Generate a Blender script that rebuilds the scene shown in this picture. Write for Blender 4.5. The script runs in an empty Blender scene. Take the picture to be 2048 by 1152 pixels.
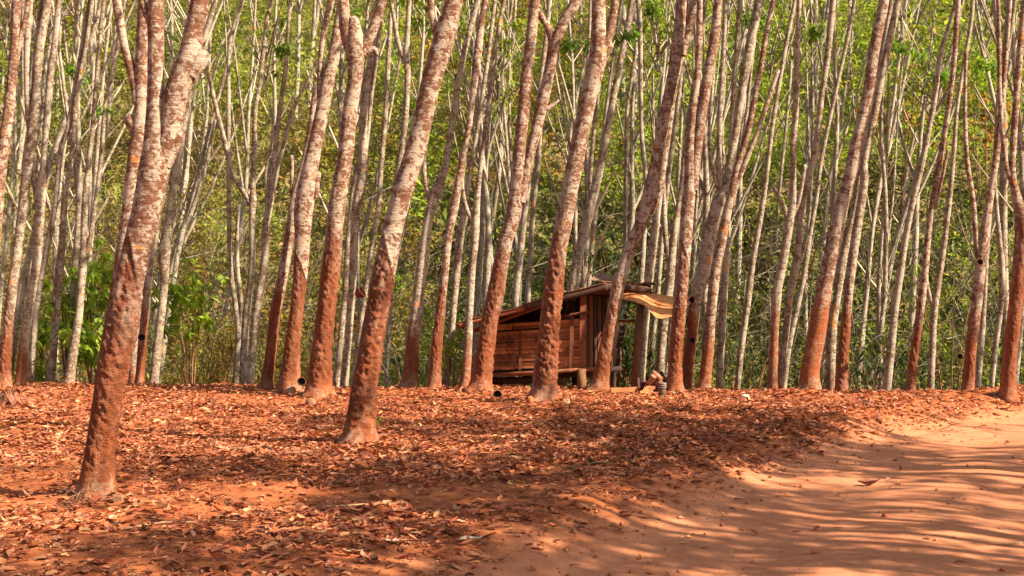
import bpy, math, random
import numpy as np
from math import radians, sin, cos, pi, exp
from mathutils import Vector

random.seed(7)
RNG = np.random.default_rng(11)
SC = bpy.context.scene
COL = SC.collection

# ------------------------------------------------------------------ camera
FPX, CAMH = 2472.0, 1.7          # focal length in photo pixels (photo 2048 wide), eye height
cam = bpy.data.cameras.new('camera')
cam.sensor_width = 36.0
cam.lens = 36.0 * FPX / 2048.0
cam.clip_start, cam.clip_end = 0.1, 600.0
cam_ob = bpy.data.objects.new('camera', cam)
cam_ob.location = (0, 0, CAMH)
cam_ob.rotation_euler = (radians(90), 0, 0)
COL.objects.link(cam_ob)
SC.camera = cam_ob

# ------------------------------------------------------------------ light
SUN_ELEV, SUN_AZ = 40.0, 69.0    # azimuth measured from "behind the camera" towards the right
sd = Vector((sin(radians(SUN_AZ)) * cos(radians(SUN_ELEV)), -cos(radians(SUN_AZ)) * cos(radians(SUN_ELEV)), sin(radians(SUN_ELEV))))
world = bpy.data.worlds.new('World')
SC.world = world
world.use_nodes = True
wn, wl = world.node_tree.nodes, world.node_tree.links
wn.clear()
sky = wn.new('ShaderNodeTexSky')
sky.sky_type = 'NISHITA'
sky.sun_disc = False
sky.sun_elevation = radians(SUN_ELEV)
sky.sun_rotation = math.atan2(sd.x, sd.y)
sky.air_density, sky.dust_density, sky.ozone_density = 1.2, 3.5, 0.6
bg = wn.new('ShaderNodeBackground')
bg.inputs['Strength'].default_value = 0.064
wo = wn.new('ShaderNodeOutputWorld')
wl.new(sky.outputs[0], bg.inputs['Color'])
wl.new(bg.outputs[0], wo.inputs['Surface'])
sun = bpy.data.lights.new('sun', 'SUN')
sun.energy = 5.0
sun.angle = radians(0.53)
sun.color = (1.0, 0.86, 0.66)
sun_ob = bpy.data.objects.new('sun', sun)
sun_ob.rotation_euler = sd.to_track_quat('Z', 'Y').to_euler()
sun_ob.location = (20, -10, 30)
COL.objects.link(sun_ob)
SC.view_settings.view_transform = 'Standard'
SC.view_settings.look = 'None'
SC.view_settings.exposure = 1.72
SC.view_settings.gamma = 1.0
SC.view_settings.use_curve_mapping = False
SC.render.engine = 'CYCLES'
SC.cycles.max_bounces = 6
SC.cycles.diffuse_bounces = 4
SC.cycles.transmission_bounces = 3
SC.cycles.use_denoising = True
try:
    SC.cycles.denoiser = 'OPENIMAGEDENOISE'
    SC.cycles.denoising_input_passes = 'RGB_ALBEDO_NORMAL'
except Exception:
    pass

# ------------------------------------------------------------------ helpers
def hash3(ix, iy, iz, seed):
    h = (ix * 374761393 + iy * 668265263 + iz * 2147483647 + seed * 1274126177) & 0xFFFFFFFF
    h = ((h ^ (h >> 13)) * 1274126177) & 0xFFFFFFFF
    h = ((h ^ (h >> 16)) * 2246822519) & 0xFFFFFFFF
    return ((h ^ (h >> 15)) & 0xFFFFFF) / float(0xFFFFFF)

def vnoise(p, seed=0):
    """value noise in [-1, 1]; p is (N, 3)"""
    p = np.asarray(p, dtype=np.float64)
    f = np.floor(p)
    i = f.astype(np.int64)
    t = p - f
    t = t * t * (3 - 2 * t)
    r = 0
    for dx in (0, 1):
        wx = t[:, 0] if dx else 1 - t[:, 0]
        for dy in (0, 1):
            wy = t[:, 1] if dy else 1 - t[:, 1]
            for dz in (0, 1):
                wz = t[:, 2] if dz else 1 - t[:, 2]
                r = r + wx * wy * wz * hash3(i[:, 0] + dx, i[:, 1] + dy, i[:, 2] + dz, seed)
    return r * 2 - 1

def fbm(p, seed=0, octv=3):
    p = np.asarray(p, dtype=np.float64)
    r, a = 0, 0.55
    for k in range(octv):
        r = r + a * vnoise(p * (2.03 ** k) + 7.3 * k, seed + k)
        a *= 0.5
    return r

def n2(x, y, s, seed=0, octv=2):
    return fbm(np.stack([np.asarray(x) * s, np.asarray(y) * s, np.zeros_like(np.asarray(x, dtype=float)) + 0.37], 1), seed, octv)

def sstep(a, b, x):
    t = np.clip((x - a) / (b - a), 0, 1)
    return t * t * (3 - 2 * t)

def mk(name, V, Fs, mat, parent=None, smooth=True, attrs=None, cols=None, mats=None, fmat=None):
    """link one mesh object; Fs = (M,k) array or list of them"""
    me = bpy.data.meshes.new(name)
    V = np.asarray(V, dtype=np.float32)
    if not isinstance(Fs, list):
        Fs = [Fs]
    Fs = [np.asarray(F, dtype=np.int32) for F in Fs if len(F)]
    me.vertices.add(len(V))
    me.vertices.foreach_set('co', V.ravel())
    nl = sum(F.size for F in Fs)
    npoly = sum(len(F) for F in Fs)
    me.loops.add(nl)
    me.loops.foreach_set('vertex_index', np.concatenate([F.ravel() for F in Fs]))
    me.polygons.add(npoly)
    tot = np.concatenate([np.full(len(F), F.shape[1], dtype=np.int32) for F in Fs])
    me.polygons.foreach_set('loop_start', np.concatenate([[0], np.cumsum(tot)[:-1]]).astype(np.int32))
    me.polygons.foreach_set('loop_total', tot)
    if fmat is not None:
        me.polygons.foreach_set('material_index', np.asarray(fmat, dtype=np.int32))
    me.polygons.foreach_set('use_smooth', np.full(npoly, smooth, dtype=bool))
    me.update(calc_edges=True)
    for m in (mats or [mat]):
        me.materials.append(m)
    for k, a in (attrs or {}).items():
        at_ = me.attributes.new(k, 'FLOAT', 'POINT')
        at_.data.foreach_set('value', np.asarray(a, dtype=np.float32))
    if cols is not None:
        c4 = np.ones((len(V), 4), dtype=np.float32)
        c4[:, :3] = cols
        ca = me.attributes.new('col', 'FLOAT_COLOR', 'POINT')
        ca.data.foreach_set('color', c4.ravel())
    ob = bpy.data.objects.new(name, me)
    COL.objects.link(ob)
    if parent is not None:
        ob.parent = parent
    return ob

def tag(o, label, cat, group=None):
    o['label'] = label
    o['category'] = cat
    if group:
        o['group'] = group
    return o

def thing(name, label, cat, loc=(0, 0, 0), group=None, rz=0):
    o = bpy.data.objects.new(name, None)
    o.empty_display_size = 0.2
    o.location = loc
    o.rotation_euler = (0, 0, rz)
    COL.objects.link(o)
    return tag(o, label, cat, group)

def at(px, py, d):
    return np.array([(px - 1024) / FPX * d, d, CAMH + (576 - py) / FPX * d])

class MB:
    """collects simple shapes into one mesh"""
    def __init__(s):
        s.V, s.F3, s.F4, s.n = [], [], [], 0
    def add(s, V, F):
        V = np.asarray(V, dtype=float)
        F = np.asarray(F)
        (s.F4 if F.shape[1] == 4 else s.F3).append(F + s.n)
        s.V.append(V)
        s.n += len(V)
        return s
    def tube(s, pts, rad, n=8, cap=True):
        V, F = tube(pts, rad, n)
        base = s.n
        s.add(V, F)
        if cap:
            m = len(pts)
            for k, ring in ((0, range(n)), (m - 1, range(n))):
                c = len(s.V[-1]) if False else None
            ctr = np.array([np.mean(V[:n], 0), np.mean(V[-n:], 0)])
            s.V.append(ctr)
            i0, i1 = s.n, s.n + 1
            s.n += 2
            f = [[i0, base + (k + 1) % n, base + k] for k in range(n)] + [[i1, base + (m - 1) * n + k, base + (m - 1) * n + (k + 1) % n] for k in range(n)]
            s.F3.append(np.array(f))
        return s
    def slab(s, a, b, w, t, up=(0, 0, 1), jit=0.0):
        """a bar from a to b, width w along up, thickness t across, slightly chamfered by jitter"""
        a, b, up = np.array(a, float), np.array(b, float), np.array(up, float)
        d = b - a
        d /= np.linalg.norm(d)
        side = np.cross(d, up)
        side /= np.linalg.norm(side)
        up = np.cross(side, d)
        V = []
        m = 4
        for k in range(m + 1):
            c = a + (b - a) * k / m
            ww = w * (1 + random.uniform(-jit, jit))
            oz = random.uniform(-jit, jit) * w * 0.5
            for su, ss in ((-1, -1), (1, -1), (1, 1), (-1, 1)):
                V.append(c + up * (su * ww / 2 + oz) + side * (ss * t / 2))
        F = []
        for k in range(m):
            for q in range(4):
                F.append([k * 4 + q, k * 4 + (q + 1) % 4, k * 4 + 4 + (q + 1) % 4, k * 4 + 4 + q])
        F.append([3, 2, 1, 0])
        F.append([m * 4, m * 4 + 1, m * 4 + 2, m * 4 + 3])
        return s.add(V, F)
    def build(s, name, mat, parent=None, smooth=False, cols=None):
        V = np.concatenate(s.V)
        F = []
        if s.F4: F.append(np.concatenate(s.F4))
        if s.F3: F.append(np.concatenate(s.F3))
        return mk(name, V, F, mat, parent, smooth, cols=cols)

def tube(pts, rad, n=8):
    pts = np.asarray(pts, float)
    rad = np.asarray(rad, float)
    m = len(pts)
    T = np.gradient(pts, axis=0)
    T /= np.linalg.norm(T, axis=1)[:, None] + 1e-9
    ref = np.array([0.0, 1.0, 0.0]) if abs(T[:, 1]).mean() < 0.8 else np.array([1.0, 0, 0])
    U = np.cross(T, ref)
    U /= np.linalg.norm(U, axis=1)[:, None] + 1e-9
    W = np.cross(U, T)
    th = np.arange(n) / n * 2 * pi
    V = pts[:, None, :] + rad[:, None, None] * (np.cos(th)[None, :, None] * U[:, None, :] + np.sin(th)[None, :, None] * W[:, None, :])
    V = V.reshape(-1, 3)
    k = np.arange(m - 1)[:, None] * n
    q = np.arange(n)[None, :]
    F = np.stack([k + q, k + (q + 1) % n, k + n + (q + 1) % n, k + n + q], -1).reshape(-1, 4)
    return V, F

def catmull(P, step):
    """resample polyline rows (x,y,z,r) smoothly, about one sample per step of length"""
    P = np.asarray(P, float)
    if len(P) == 2:
        m = max(2, int(np.linalg.norm(P[1, :3] - P[0, :3]) / step))
        t = np.linspace(0, 1, m + 1)[:, None]
        return P[0] * (1 - t) + P[1] * t
    out = []
    ext = np.vstack([2 * P[0] - P[1], P, 2 * P[-1] - P[-2]])
    for i in range(len(P) - 1):
        a, b, c, d = ext[i:i + 4]
        m = max(1, int(np.linalg.norm(c[:3] - b[:3]) / step))
        t = (np.arange(m) / m)[:, None]
        out.append(0.5 * ((2 * b) + (c - a) * t + (2 * a - 5 * b + 4 * c - d) * t ** 2 + (3 * b - a - 3 * c + d) * t ** 3))
    out.append(P[-1:])
    R = np.vstack(out)
    R[:, 3] = np.maximum(R[:, 3], 0.002)
    return R

# ------------------------------------------------------------------ materials
def newmat(name):
    m = bpy.data.materials.new(name)
    m.use_nodes = True
    nt = m.node_tree
    nt.nodes.clear()
    out = nt.nodes.new('ShaderNodeOutputMaterial')
    return m, nt, out

class N:
    def __init__(s, nt):
        s.nt = nt
    def node(s, t, **kw):
        n = s.nt.nodes.new(t)
        for k, v in kw.items():
            setattr(n, k, v)
        return n
    def link(s, a, b):
        s.nt.links.new(a, b)
    def noise(s, vec, scale, detail=3, rough=0.55, dist=0.0):
        n = s.node('ShaderNodeTexNoise')
        n.inputs['Scale'].default_value = scale
        n.inputs['Detail'].default_value = detail
        n.inputs['Roughness'].default_value = rough
        n.inputs['Distortion'].default_value = dist
        if vec is not None: s.link(vec, n.inputs['Vector'])
        return n.outputs['Fac']
    def ramp(s, fac, stops, interp='LINEAR'):
        r = s.node('ShaderNodeValToRGB')
        r.color_ramp.interpolation = interp
        el = r.color_ramp.elements
        while len(el) < len(stops): el.new(0.5)
        for e, (p, c) in zip(el, stops):
            e.position = p
            e.color = (c, c, c, 1) if not hasattr(c, '__len__') else (*c, 1)
        s.link(fac, r.inputs['Fac'])
        return r.outputs['Color']
    def mix(s, fac, a, b, blend='MIX'):
        m = s.node('ShaderNodeMix', data_type='RGBA', blend_type=blend)
        for sock, v in ((m.inputs[0], fac), (m.inputs[6], a), (m.inputs[7], b)):
            if hasattr(v, 'is_linked'): s.link(v, sock)
            elif hasattr(v, '__len__'): sock.default_value = (*v, 1)
            else: sock.default_value = v
        return m.outputs[2]
    def math(s, op, a, b=None):
        m = s.node('ShaderNodeMath', operation=op)
        for sock, v in ((m.inputs[0], a), (m.inputs[1], b)):
            if v is None: continue
            if hasattr(v, 'is_linked'): s.link(v, sock)
            else: sock.default_value = v
        return m.outputs[0]
    def mapping(s, vec, scale=(1, 1, 1), loc=None, rot=None):
        m = s.node('ShaderNodeMapping')
        m.inputs['Scale'].default_value = scale
        if rot: m.inputs['Rotation'].default_value = rot
        s.link(vec, m.inputs['Vector'])
        if loc is not None: s.link(loc, m.inputs['Location'])
        return m.outputs[0]
    def bump(s, h, strength=0.5, dist=0.02):
        b = s.node('ShaderNodeBump')
        b.inputs['Strength'].default_value = strength
        b.inputs['Distance'].default_value = dist
        s.link(h, b.inputs['Height'])
        return b.outputs['Normal']
    def attr(s, name, col=False):
        a = s.node('ShaderNodeAttribute')
        a.attribute_name = name
        return a.outputs['Color' if col else 'Fac']
    def rand(s):
        return s.node('ShaderNodeObjectInfo').outputs['Random']
    def coord(s, which='Object'):
        return s.node('ShaderNodeTexCoord').outputs[which]
    def pbsdf(s, col, out, rough=0.9, normal=None, spec=0.2):
        p = s.node('ShaderNodeBsdfPrincipled')
        if hasattr(col, 'is_linked'): s.link(col, p.inputs['Base Color'])
        else: p.inputs['Base Color'].default_value = (*col, 1)
        if hasattr(rough, 'is_linked'): s.link(rough, p.inputs['Roughness'])
        else: p.inputs['Roughness'].default_value = rough
        p.inputs['Specular IOR Level'].default_value = spec
        if normal is not None: s.link(normal, p.inputs['Normal'])
        s.link(p.outputs[0], out.inputs['Surface'])
        return p

def bark_material(name, brown, pale, grey, cover, scale):
    m, nt, out = newmat(name)
    n = N(nt)
    co = n.coord()
    rnd = n.rand()
    off = n.node('ShaderNodeCombineXYZ')
    n.link(n.math('MULTIPLY', rnd, 37.0), off.inputs[0])
    n.link(n.math('MULTIPLY', rnd, 91.0), off.inputs[2])
    v = n.mapping(co, (1, 1, 0.9), off.outputs[0])
    vs = n.mapping(co, (1, 1, 1.5), off.outputs[0])
    # lichen plates: rounded blotches with crisp edges
    a = n.noise(v, 9 * scale, 5, 0.66, 0.5)
    b = n.noise(vs, 17 * scale, 3, 0.6, 0.6)
    big = n.noise(v, 2.6 * scale, 2, 0.5)
    mask = n.math('ADD', n.math('ADD', n.math('MULTIPLY', a, 0.66), n.math('MULTIPLY', b, 0.3)), n.math('MULTIPLY', big, 0.34))
    mask = n.math('ADD', mask, n.math('MULTIPLY', n.math('SUBTRACT', rnd, 0.5), 0.05))
    pl = n.ramp(mask, [(cover - 0.035, 0.0), (cover + 0.0, 0.55), (cover + 0.05, 1.0)])
    gl = n.ramp(n.noise(vs, 17 * scale, 3, 0.6, 0.5), [(0.50, 0.0), (0.56, 1.0)])
    col = n.mix(gl, brown, grey)
    fine = n.noise(vs, 90 * scale, 2, 0.7)
    palec = n.mix(n.noise(v, 6 * scale, 2), pale, tuple(c * 0.72 for c in pale))
    col = n.mix(pl, col, palec)
    col = n.mix(0.55, col, n.ramp(fine, [(0.3, 0.55), (0.7, 1.25)]), 'MULTIPLY')
    # horizontal bark rings and cracks
    hz = n.noise(n.mapping(co, (3.5, 3.5, 24), off.outputs[0]), 1.6, 3, 0.6, 0.5)
    col = n.mix(n.ramp(hz, [(0.28, 0.75), (0.42, 0.0)]), col, tuple(c * 0.45 for c in brown))
    # orange lichen spots
    osp = n.ramp(n.noise(v, 4.1, 3, 0.6, 0.3), [(0.67, 0.0), (0.71, 0.75)])
    col = n.mix(osp, col, (0.50, 0.20, 0.045))
    # red laterite dust and scraped tapping panel near the ground
    dust = n.attr('dust')
    tap = n.attr('tap')
    dcol = n.mix(n.noise(co, 9, 4, 0.65), (0.145, 0.034, 0.011), (0.36, 0.106, 0.036))
    tcol = n.mix(n.noise(n.mapping(co, (1, 1, 2.5)), 22, 4, 0.7), (0.060, 0.015, 0.008), (0.31, 0.090, 0.036))
    tcol = n.mix(n.ramp(n.noise(n.mapping(co, (1, 1, 1.6)), 62, 4, 0.75, 0.5), [(0.55, 0.0), (0.68, 0.8)]), tcol, (0.40, 0.165, 0.09))
    dn = n.math('ADD', dust, n.math('MULTIPLY', n.math('SUBTRACT', n.noise(co, 14, 4, 0.65), 0.5), 1.3))
    dm = n.math('MULTIPLY', n.ramp(dn, [(0.40, 0.0), (0.90, 0.92)]), n.ramp(n.noise(n.mapping(co, (1, 1, 0.6), off.outputs[0]), 7, 5, 0.7, 0.8), [(0.38, 0.5), (0.58, 1.0)]))
    col = n.mix(dm, col, dcol)
    col = n.mix(n.math('MULTIPLY', tap, 0.85), col, tcol)
    hgt = n.math('ADD', n.math('MULTIPLY', pl, 0.25), n.math('ADD', n.math('MULTIPLY', fine, 0.35), n.math('MULTIPLY', hz, 0.8)))
    hgt = n.math('ADD', hgt, n.math('MULTIPLY', n.noise(n.mapping(co, (1, 1, 1.7)), 48, 4, 0.7), n.math('ADD', 0.15, n.math('MULTIPLY', tap, 1.8))))
    hgt = n.math('ADD', hgt, n.math('MULTIPLY', n.noise(n.mapping(co, (1, 1, 0.6)), 130, 3, 0.7), n.math('ADD', 0.2, n.math('MULTIPLY', tap, 0.7))))
    n.pbsdf(col, out, 0.92, n.bump(hgt, 0.9, 0.02), 0.12)
    return m

M_BARK = bark_material('bark_front', (0.15, 0.066, 0.041), (0.43, 0.335, 0.255), (0.25, 0.165, 0.11), 0.66, 1.0)
M_BARKF = bark_material('bark_far', (0.165, 0.105, 0.068), (0.43, 0.36, 0.275), (0.28, 0.215, 0.145), 0.64, 1.25)
M_BARKT = bark_material('bark_thin', (0.18, 0.13, 0.09), (0.42, 0.36, 0.275), (0.28, 0.22, 0.15), 0.63, 1.3)

def leaf_material(name, trans=0.58, rough=0.6, sat=1.0):
    m, nt, out = newmat(name)
    n = N(nt)
    c = n.attr('col', True)
    p = n.node('ShaderNodeBsdfPrincipled')
    n.link(c, p.inputs['Base Color'])
    p.inputs['Roughness'].default_value = rough
    p.inputs['Specular IOR Level'].default_value = 0.3
    t = n.node('ShaderNodeBsdfTranslucent')
    n.link(n.mix(1.0, c, (1.25, 1.2, 0.55), 'MULTIPLY'), t.inputs['Color'])
    mx = n.node('ShaderNodeMixShader')
    mx.inputs[0].default_value = trans
    n.link(p.outputs[0], mx.inputs[1])
    n.link(t.outputs[0], mx.inputs[2])
    n.link(mx.outputs[0], out.inputs['Surface'])
    return m
M_LEAF = leaf_material('leaf_green')
M_DRY = leaf_material('leaf_dry', 0.12, 0.85)

def col_material(name, rough=0.9):
    m, nt, out = newmat(name)
    n = N(nt)
    c = n.attr('col', True)
    n.pbsdf(n.mix(0.5, c, n.ramp(n.noise(n.coord(), 25, 4, 0.7), [(0.3, 0.55), (0.7, 1.3)]), 'MULTIPLY'), out, rough)
    return m
M_COL = col_material('coloured_dry')

def soil_material(name, c1, c2, c3, grain, speck, blend=None):
    m, nt, out = newmat(name)
    n = N(nt)
    co = n.coord()
    a = n.noise(co, 0.9, 5, 0.6)
    b = n.noise(co, 7, 5, 0.65)
    f = n.noise(co, grain, 4, 0.7)
    col = n.mix(n.ramp(a, [(0.35, 0.0), (0.65, 1.0)]), c1, c2)
    col = n.mix(n.ramp(b, [(0.42, 0.0), (0.62, 0.8)]), col, c3)
    col = n.mix(0.6, col, n.ramp(f, [(0.3, 0.7), (0.7, 1.2)]), 'MULTIPLY')
    if blend:
        e = n.math('ADD', n.attr('edge'), n.math('MULTIPLY', n.math('SUBTRACT', n.noise(co, 3.2, 5, 0.7), 0.5), 1.1))
        rc = n.mix(n.noise(co, 1.4, 4, 0.6), blend[0], blend[1])
        col = n.mix(n.ramp(e, [(0.0, 1.0), (0.7, 0.0)]), col, n.mix(0.5, rc, n.ramp(f, [(0.3, 0.75), (0.7, 1.2)]), 'MULTIPLY'))
    sp = n.node('ShaderNodeTexVoronoi')
    sp.inputs['Scale'].default_value = 38
    n.link(co, sp.inputs['Vector'])
    sel = n.math('MULTIPLY', n.ramp(sp.outputs['Distance'], [(0.10, 1.0), (0.2, 0.0)]), n.ramp(n.noise(co, 5, 3, 0.6), [(0.5, 0.0), (0.62, speck)]))
    col = n.mix(sel, col, (0.10, 0.035, 0.018))
    h = n.math('ADD', n.math('MULTIPLY', b, 0.8), n.math('ADD', n.math('MULTIPLY', f, 0.35), n.math('MULTIPLY', n.noise(co, 24, 4, 0.7), 0.5)))
    n.pbsdf(col, out, 0.97, n.bump(h, 0.55, 0.03), 0.08)
    return m
M_SOIL = soil_material('red_soil', (0.30, 0.088, 0.033), (0.38, 0.132, 0.052), (0.21, 0.055, 0.022), 90, 0.9, ((0.405, 0.157, 0.077), (0.46, 0.192, 0.098)))
M_ROAD = soil_material('road_dirt', (0.41, 0.160, 0.079), (0.465, 0.197, 0.102), (0.36, 0.130, 0.061), 120, 0.6)

def hill_material():
    m, nt, out = newmat('hill_ground')
    n = N(nt)
    co = n.coord()
    col = n.mix(n.noise(co, 0.35, 4), (0.16, 0.12, 0.045), (0.28, 0.185, 0.09))
    col = n.mix(n.ramp(n.noise(co, 1.7, 5, 0.7), [(0.45, 0.0), (0.6, 1.0)]), col, (0.14, 0.155, 0.04))
    n.pbsdf(col, out, 1.0, n.bump(n.noise(co, 6, 4, 0.7), 0.8, 0.1), 0.05)
    return m
M_HILL = hill_material()

def wood_material(name, dark, light, axis=(1, 1, 1), rough=0.85, scale=1.0):
    m, nt, out = newmat(name)
    n = N(nt)
    co = n.coord()
    off = n.node('ShaderNodeCombineXYZ')
    r = n.rand()
    n.link(n.math('MULTIPLY', r, 53.0), off.inputs[0])
    n.link(n.math('MULTIPLY', r, 29.0), off.inputs[2])
    v = n.mapping(co, axis, off.outputs[0])
    g = n.noise(v, 9 * scale, 5, 0.7, 0.6)
    st = n.noise(co, 3.3, 4, 0.65)
    col = n.mix(n.ramp(g, [(0.3, 0.0), (0.7, 1.0)]), dark, light)
    col = n.mix(n.ramp(st, [(0.52, 0.0), (0.66, 0.7)]), col, tuple(c * 0.5 for c in dark))
    tint = n.ramp(r, [(0.0, 0.48), (1.0, 1.25)])
    col = n.mix(1.0, col, tint, 'MULTIPLY')
    n.pbsdf(col, out, rough, n.bump(g, 0.5, 0.01), 0.2)
    return m
M_PLANK = wood_material('plank_wood', (0.24, 0.068, 0.027), (0.56, 0.21, 0.078), (1.2, 1.2, 16))
M_BEAM = wood_material('beam_wood', (0.13, 0.042, 0.02), (0.26, 0.09, 0.04), (4, 4, 4))
M_POST = wood_material('post_wood', (0.16, 0.07, 0.032), (0.32, 0.15, 0.07), (14, 14, 1.2))
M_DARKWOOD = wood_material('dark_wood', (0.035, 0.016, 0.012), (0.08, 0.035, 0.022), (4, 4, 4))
M_LOG = wood_material('log_wood', (0.17, 0.065, 0.04), (0.40, 0.17, 0.09), (3, 3, 3))
M_TWIG = wood_material('twig_wood', (0.33, 0.25, 0.17), (0.62, 0.52, 0.38), (3, 3, 3))
M_STICK = wood_material('stick_wood', (0.15, 0.06, 0.03), (0.36, 0.17, 0.09), (3, 3, 3))

def tin_material(name, base, rust, amt, spec=0.3, rough=0.55):
    m, nt, out = newmat(name)
    n = N(nt)
    co = n.coord()
    g = n.noise(co, 4.5, 5, 0.68, 0.5)
    st = n.noise(n.mapping(co, (1, 8, 8)), 3, 4, 0.65)
    col = n.mix(n.ramp(n.math('ADD', n.math('MULTIPLY', g, 0.6), n.math('MULTIPLY', st, 0.4)), [(amt - 0.06, 0.0), (amt + 0.08, 1.0)]), base, rust)
    p = n.pbsdf(col, out, rough, n.bump(g, 0.2, 0.01), spec)
    return m
M_ROOF = tin_material('roof_tin', (0.20, 0.085, 0.045), (0.11, 0.04, 0.022), 0.5, 0.2, 0.8)
M_AWN = tin_material('awning_tin', (0.56, 0.235, 0.085), (0.36, 0.12, 0.042), 0.53, 0.25, 0.7)
M_PALETIN = tin_material('pale_tin', (0.17, 0.095, 0.065), (0.12, 0.055, 0.032), 0.5, 0.3, 0.7)

def plain(name, col, rough=0.8, spec=0.3, vary=0.35, sc=20):
    m, nt, out = newmat(name)
    n = N(nt)
    g = n.noise(n.coord(), sc, 4, 0.65)
    n.pbsdf(n.mix(g, tuple(c * (1 - vary) for c in col), tuple(c * (1 + vary) for c in col)), out, rough, n.bump(g, 0.3, 0.01), spec)
    return m
M_CUP = plain('cup_black', (0.016, 0.012, 0.011), 0.55, 0.3)
M_CUPRED = plain('cup_red_brown', (0.14, 0.035, 0.022), 0.7, 0.25)
M_RIM = plain('cup_rim', (0.22, 0.085, 0.05), 0.8, 0.2)
M_METAL = plain('dull_metal', (0.10, 0.065, 0.045), 0.5, 0.5)
M_STRIPE = plain('pale_stripe', (0.20, 0.13, 0.085), 0.6, 0.4)
M_STONE = plain('stone_tan', (0.20, 0.095, 0.052), 0.9, 0.2, 0.45, 30)
M_PALE = plain('pale_chip', (0.46, 0.27, 0.15), 0.85, 0.2)
M_WHITE = plain('white_litter', (0.52, 0.40, 0.33), 0.8, 0.2)
M_CLOD = plain('red_clod', (0.34, 0.11, 0.045), 0.97, 0.05, 0.4, 25)
M_SACK = plain('dark_sack', (0.055, 0.022, 0.020), 0.9, 0.1, 0.5)

# ------------------------------------------------------------------ terrain
ROAD_C = np.array([(-9.5, -6.0), (-5.0, -0.5), (-1.0, 4.0), (2.25, 8.0), (3.95, 11.3), (5.72, 14.0), (8.42, 16.75), (12.4, 19.0), (18, 21.6), (30, 23.5), (60, 27)])
ROAD_HW = 1.75
ROAD_P = catmull(np.column_stack([ROAD_C, np.zeros(len(ROAD_C)), np.ones(len(ROAD_C))]), 1.0)[:, :2]
def road_dist(x, y):
    """signed: <0 left of the road centre line, distance to it"""
    best = np.full(np.shape(x), 1e9)
    sgn = np.zeros(np.shape(x))
    # finer centre line
    for a, b in zip(ROAD_P[:-1], ROAD_P[1:]):
        d = b - a
        t = np.clip(((x - a[0]) * d[0] + (y - a[1]) * d[1]) / (d @ d), 0, 1)
        ex, ey = x - a[0] - t * d[0], y - a[1] - t * d[1]
        q = np.hypot(ex, ey)
        upd = q < best
        best = np.where(upd, q, best)
        sgn = np.where(upd, np.sign(d[0] * ey - d[1] * ex), sgn)
    return best * np.where(sgn == 0, 1, -sgn)

def terrain(x, y, rd=None, detail=True):
    x = np.asarray(x, float)
    y = np.asarray(y, float)
    if rd is None:
        rd = road_dist(x, y)
    crest = np.where(x < 7.2, 20.6 - 0.14 * x, 19.6 + (x - 7.2) * 0.75) + n2(x, y * 0, 0.35, 5) * 0.5
    z = np.zeros_like(x)
    # gentle swell of the bank
    z = z + 0.06 * n2(x, y, 0.35, 21) + 0.05 * n2(x, y, 0.9, 22)
    # drop behind the plateau, then the hill
    drop = y - crest
    z = np.where(drop > 0, z - 1.5 * sstep(0.0, 5.0, drop) - 0.04 * np.clip(drop, 0, 1.5), z)
    hill = np.clip(y - 27.5, 0, None)
    z = z + np.where(hill > 0, hill * 0.68 * sstep(0, 9, hill) + 1.2 * n2(x, y, 0.11, 31, 3) * sstep(2, 14, hill), 0)
    for bx, by, ba, br in ((0.46, 18.1, 0.07, 0.5), (6.3, 20.0, 0.05, 0.7), (4.45, 19.6, 0.09, 0.5), (-1.65, 13.3, 0.05, 0.45)):
        z = z + ba * np.exp(-((x - bx) ** 2 + (y - by) ** 2) / br ** 2)
    # road cut
    e = np.abs(rd) + 0.22 * n2(x, y, 0.8, 41, 3)
    road = 1 - sstep(ROAD_HW - 0.25, ROAD_HW + 0.75, e)
    z = z * (1 - road) + (-0.2) * road
    berm = np.exp(-((np.abs(rd) - (ROAD_HW + 1.0)) / 0.55) ** 2) * sstep(10, 15, y) * (rd < 0)
    z = z + 0.10 * berm * (0.7 + 0.6 * n2(x, y, 1.1, 43))
    if detail:
        near = np.clip(1 - (y - 22) / 10, 0, 1)
        z = z + near * (1 - road) * (0.045 * n2(x, y, 2.2, 51) + 0.03 * n2(x, y, 5.5, 52))
        s_along = x * 0.55 + y * 0.8
        z = z + near * road * (0.018 * np.cos(np.clip(rd, -1.6, 1.6) * 3.9) + 0.009 * n2(rd * 2.2 + 9, s_along * 0.9, 1.0, 53) + 0.008 * n2(x, y, 3.0, 54) + 0.006 * n2(x, y, 9.0, 55))
    return z

def tz(x, y):
    return float(terrain(np.array([x]), np.array([y]))[0])

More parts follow.
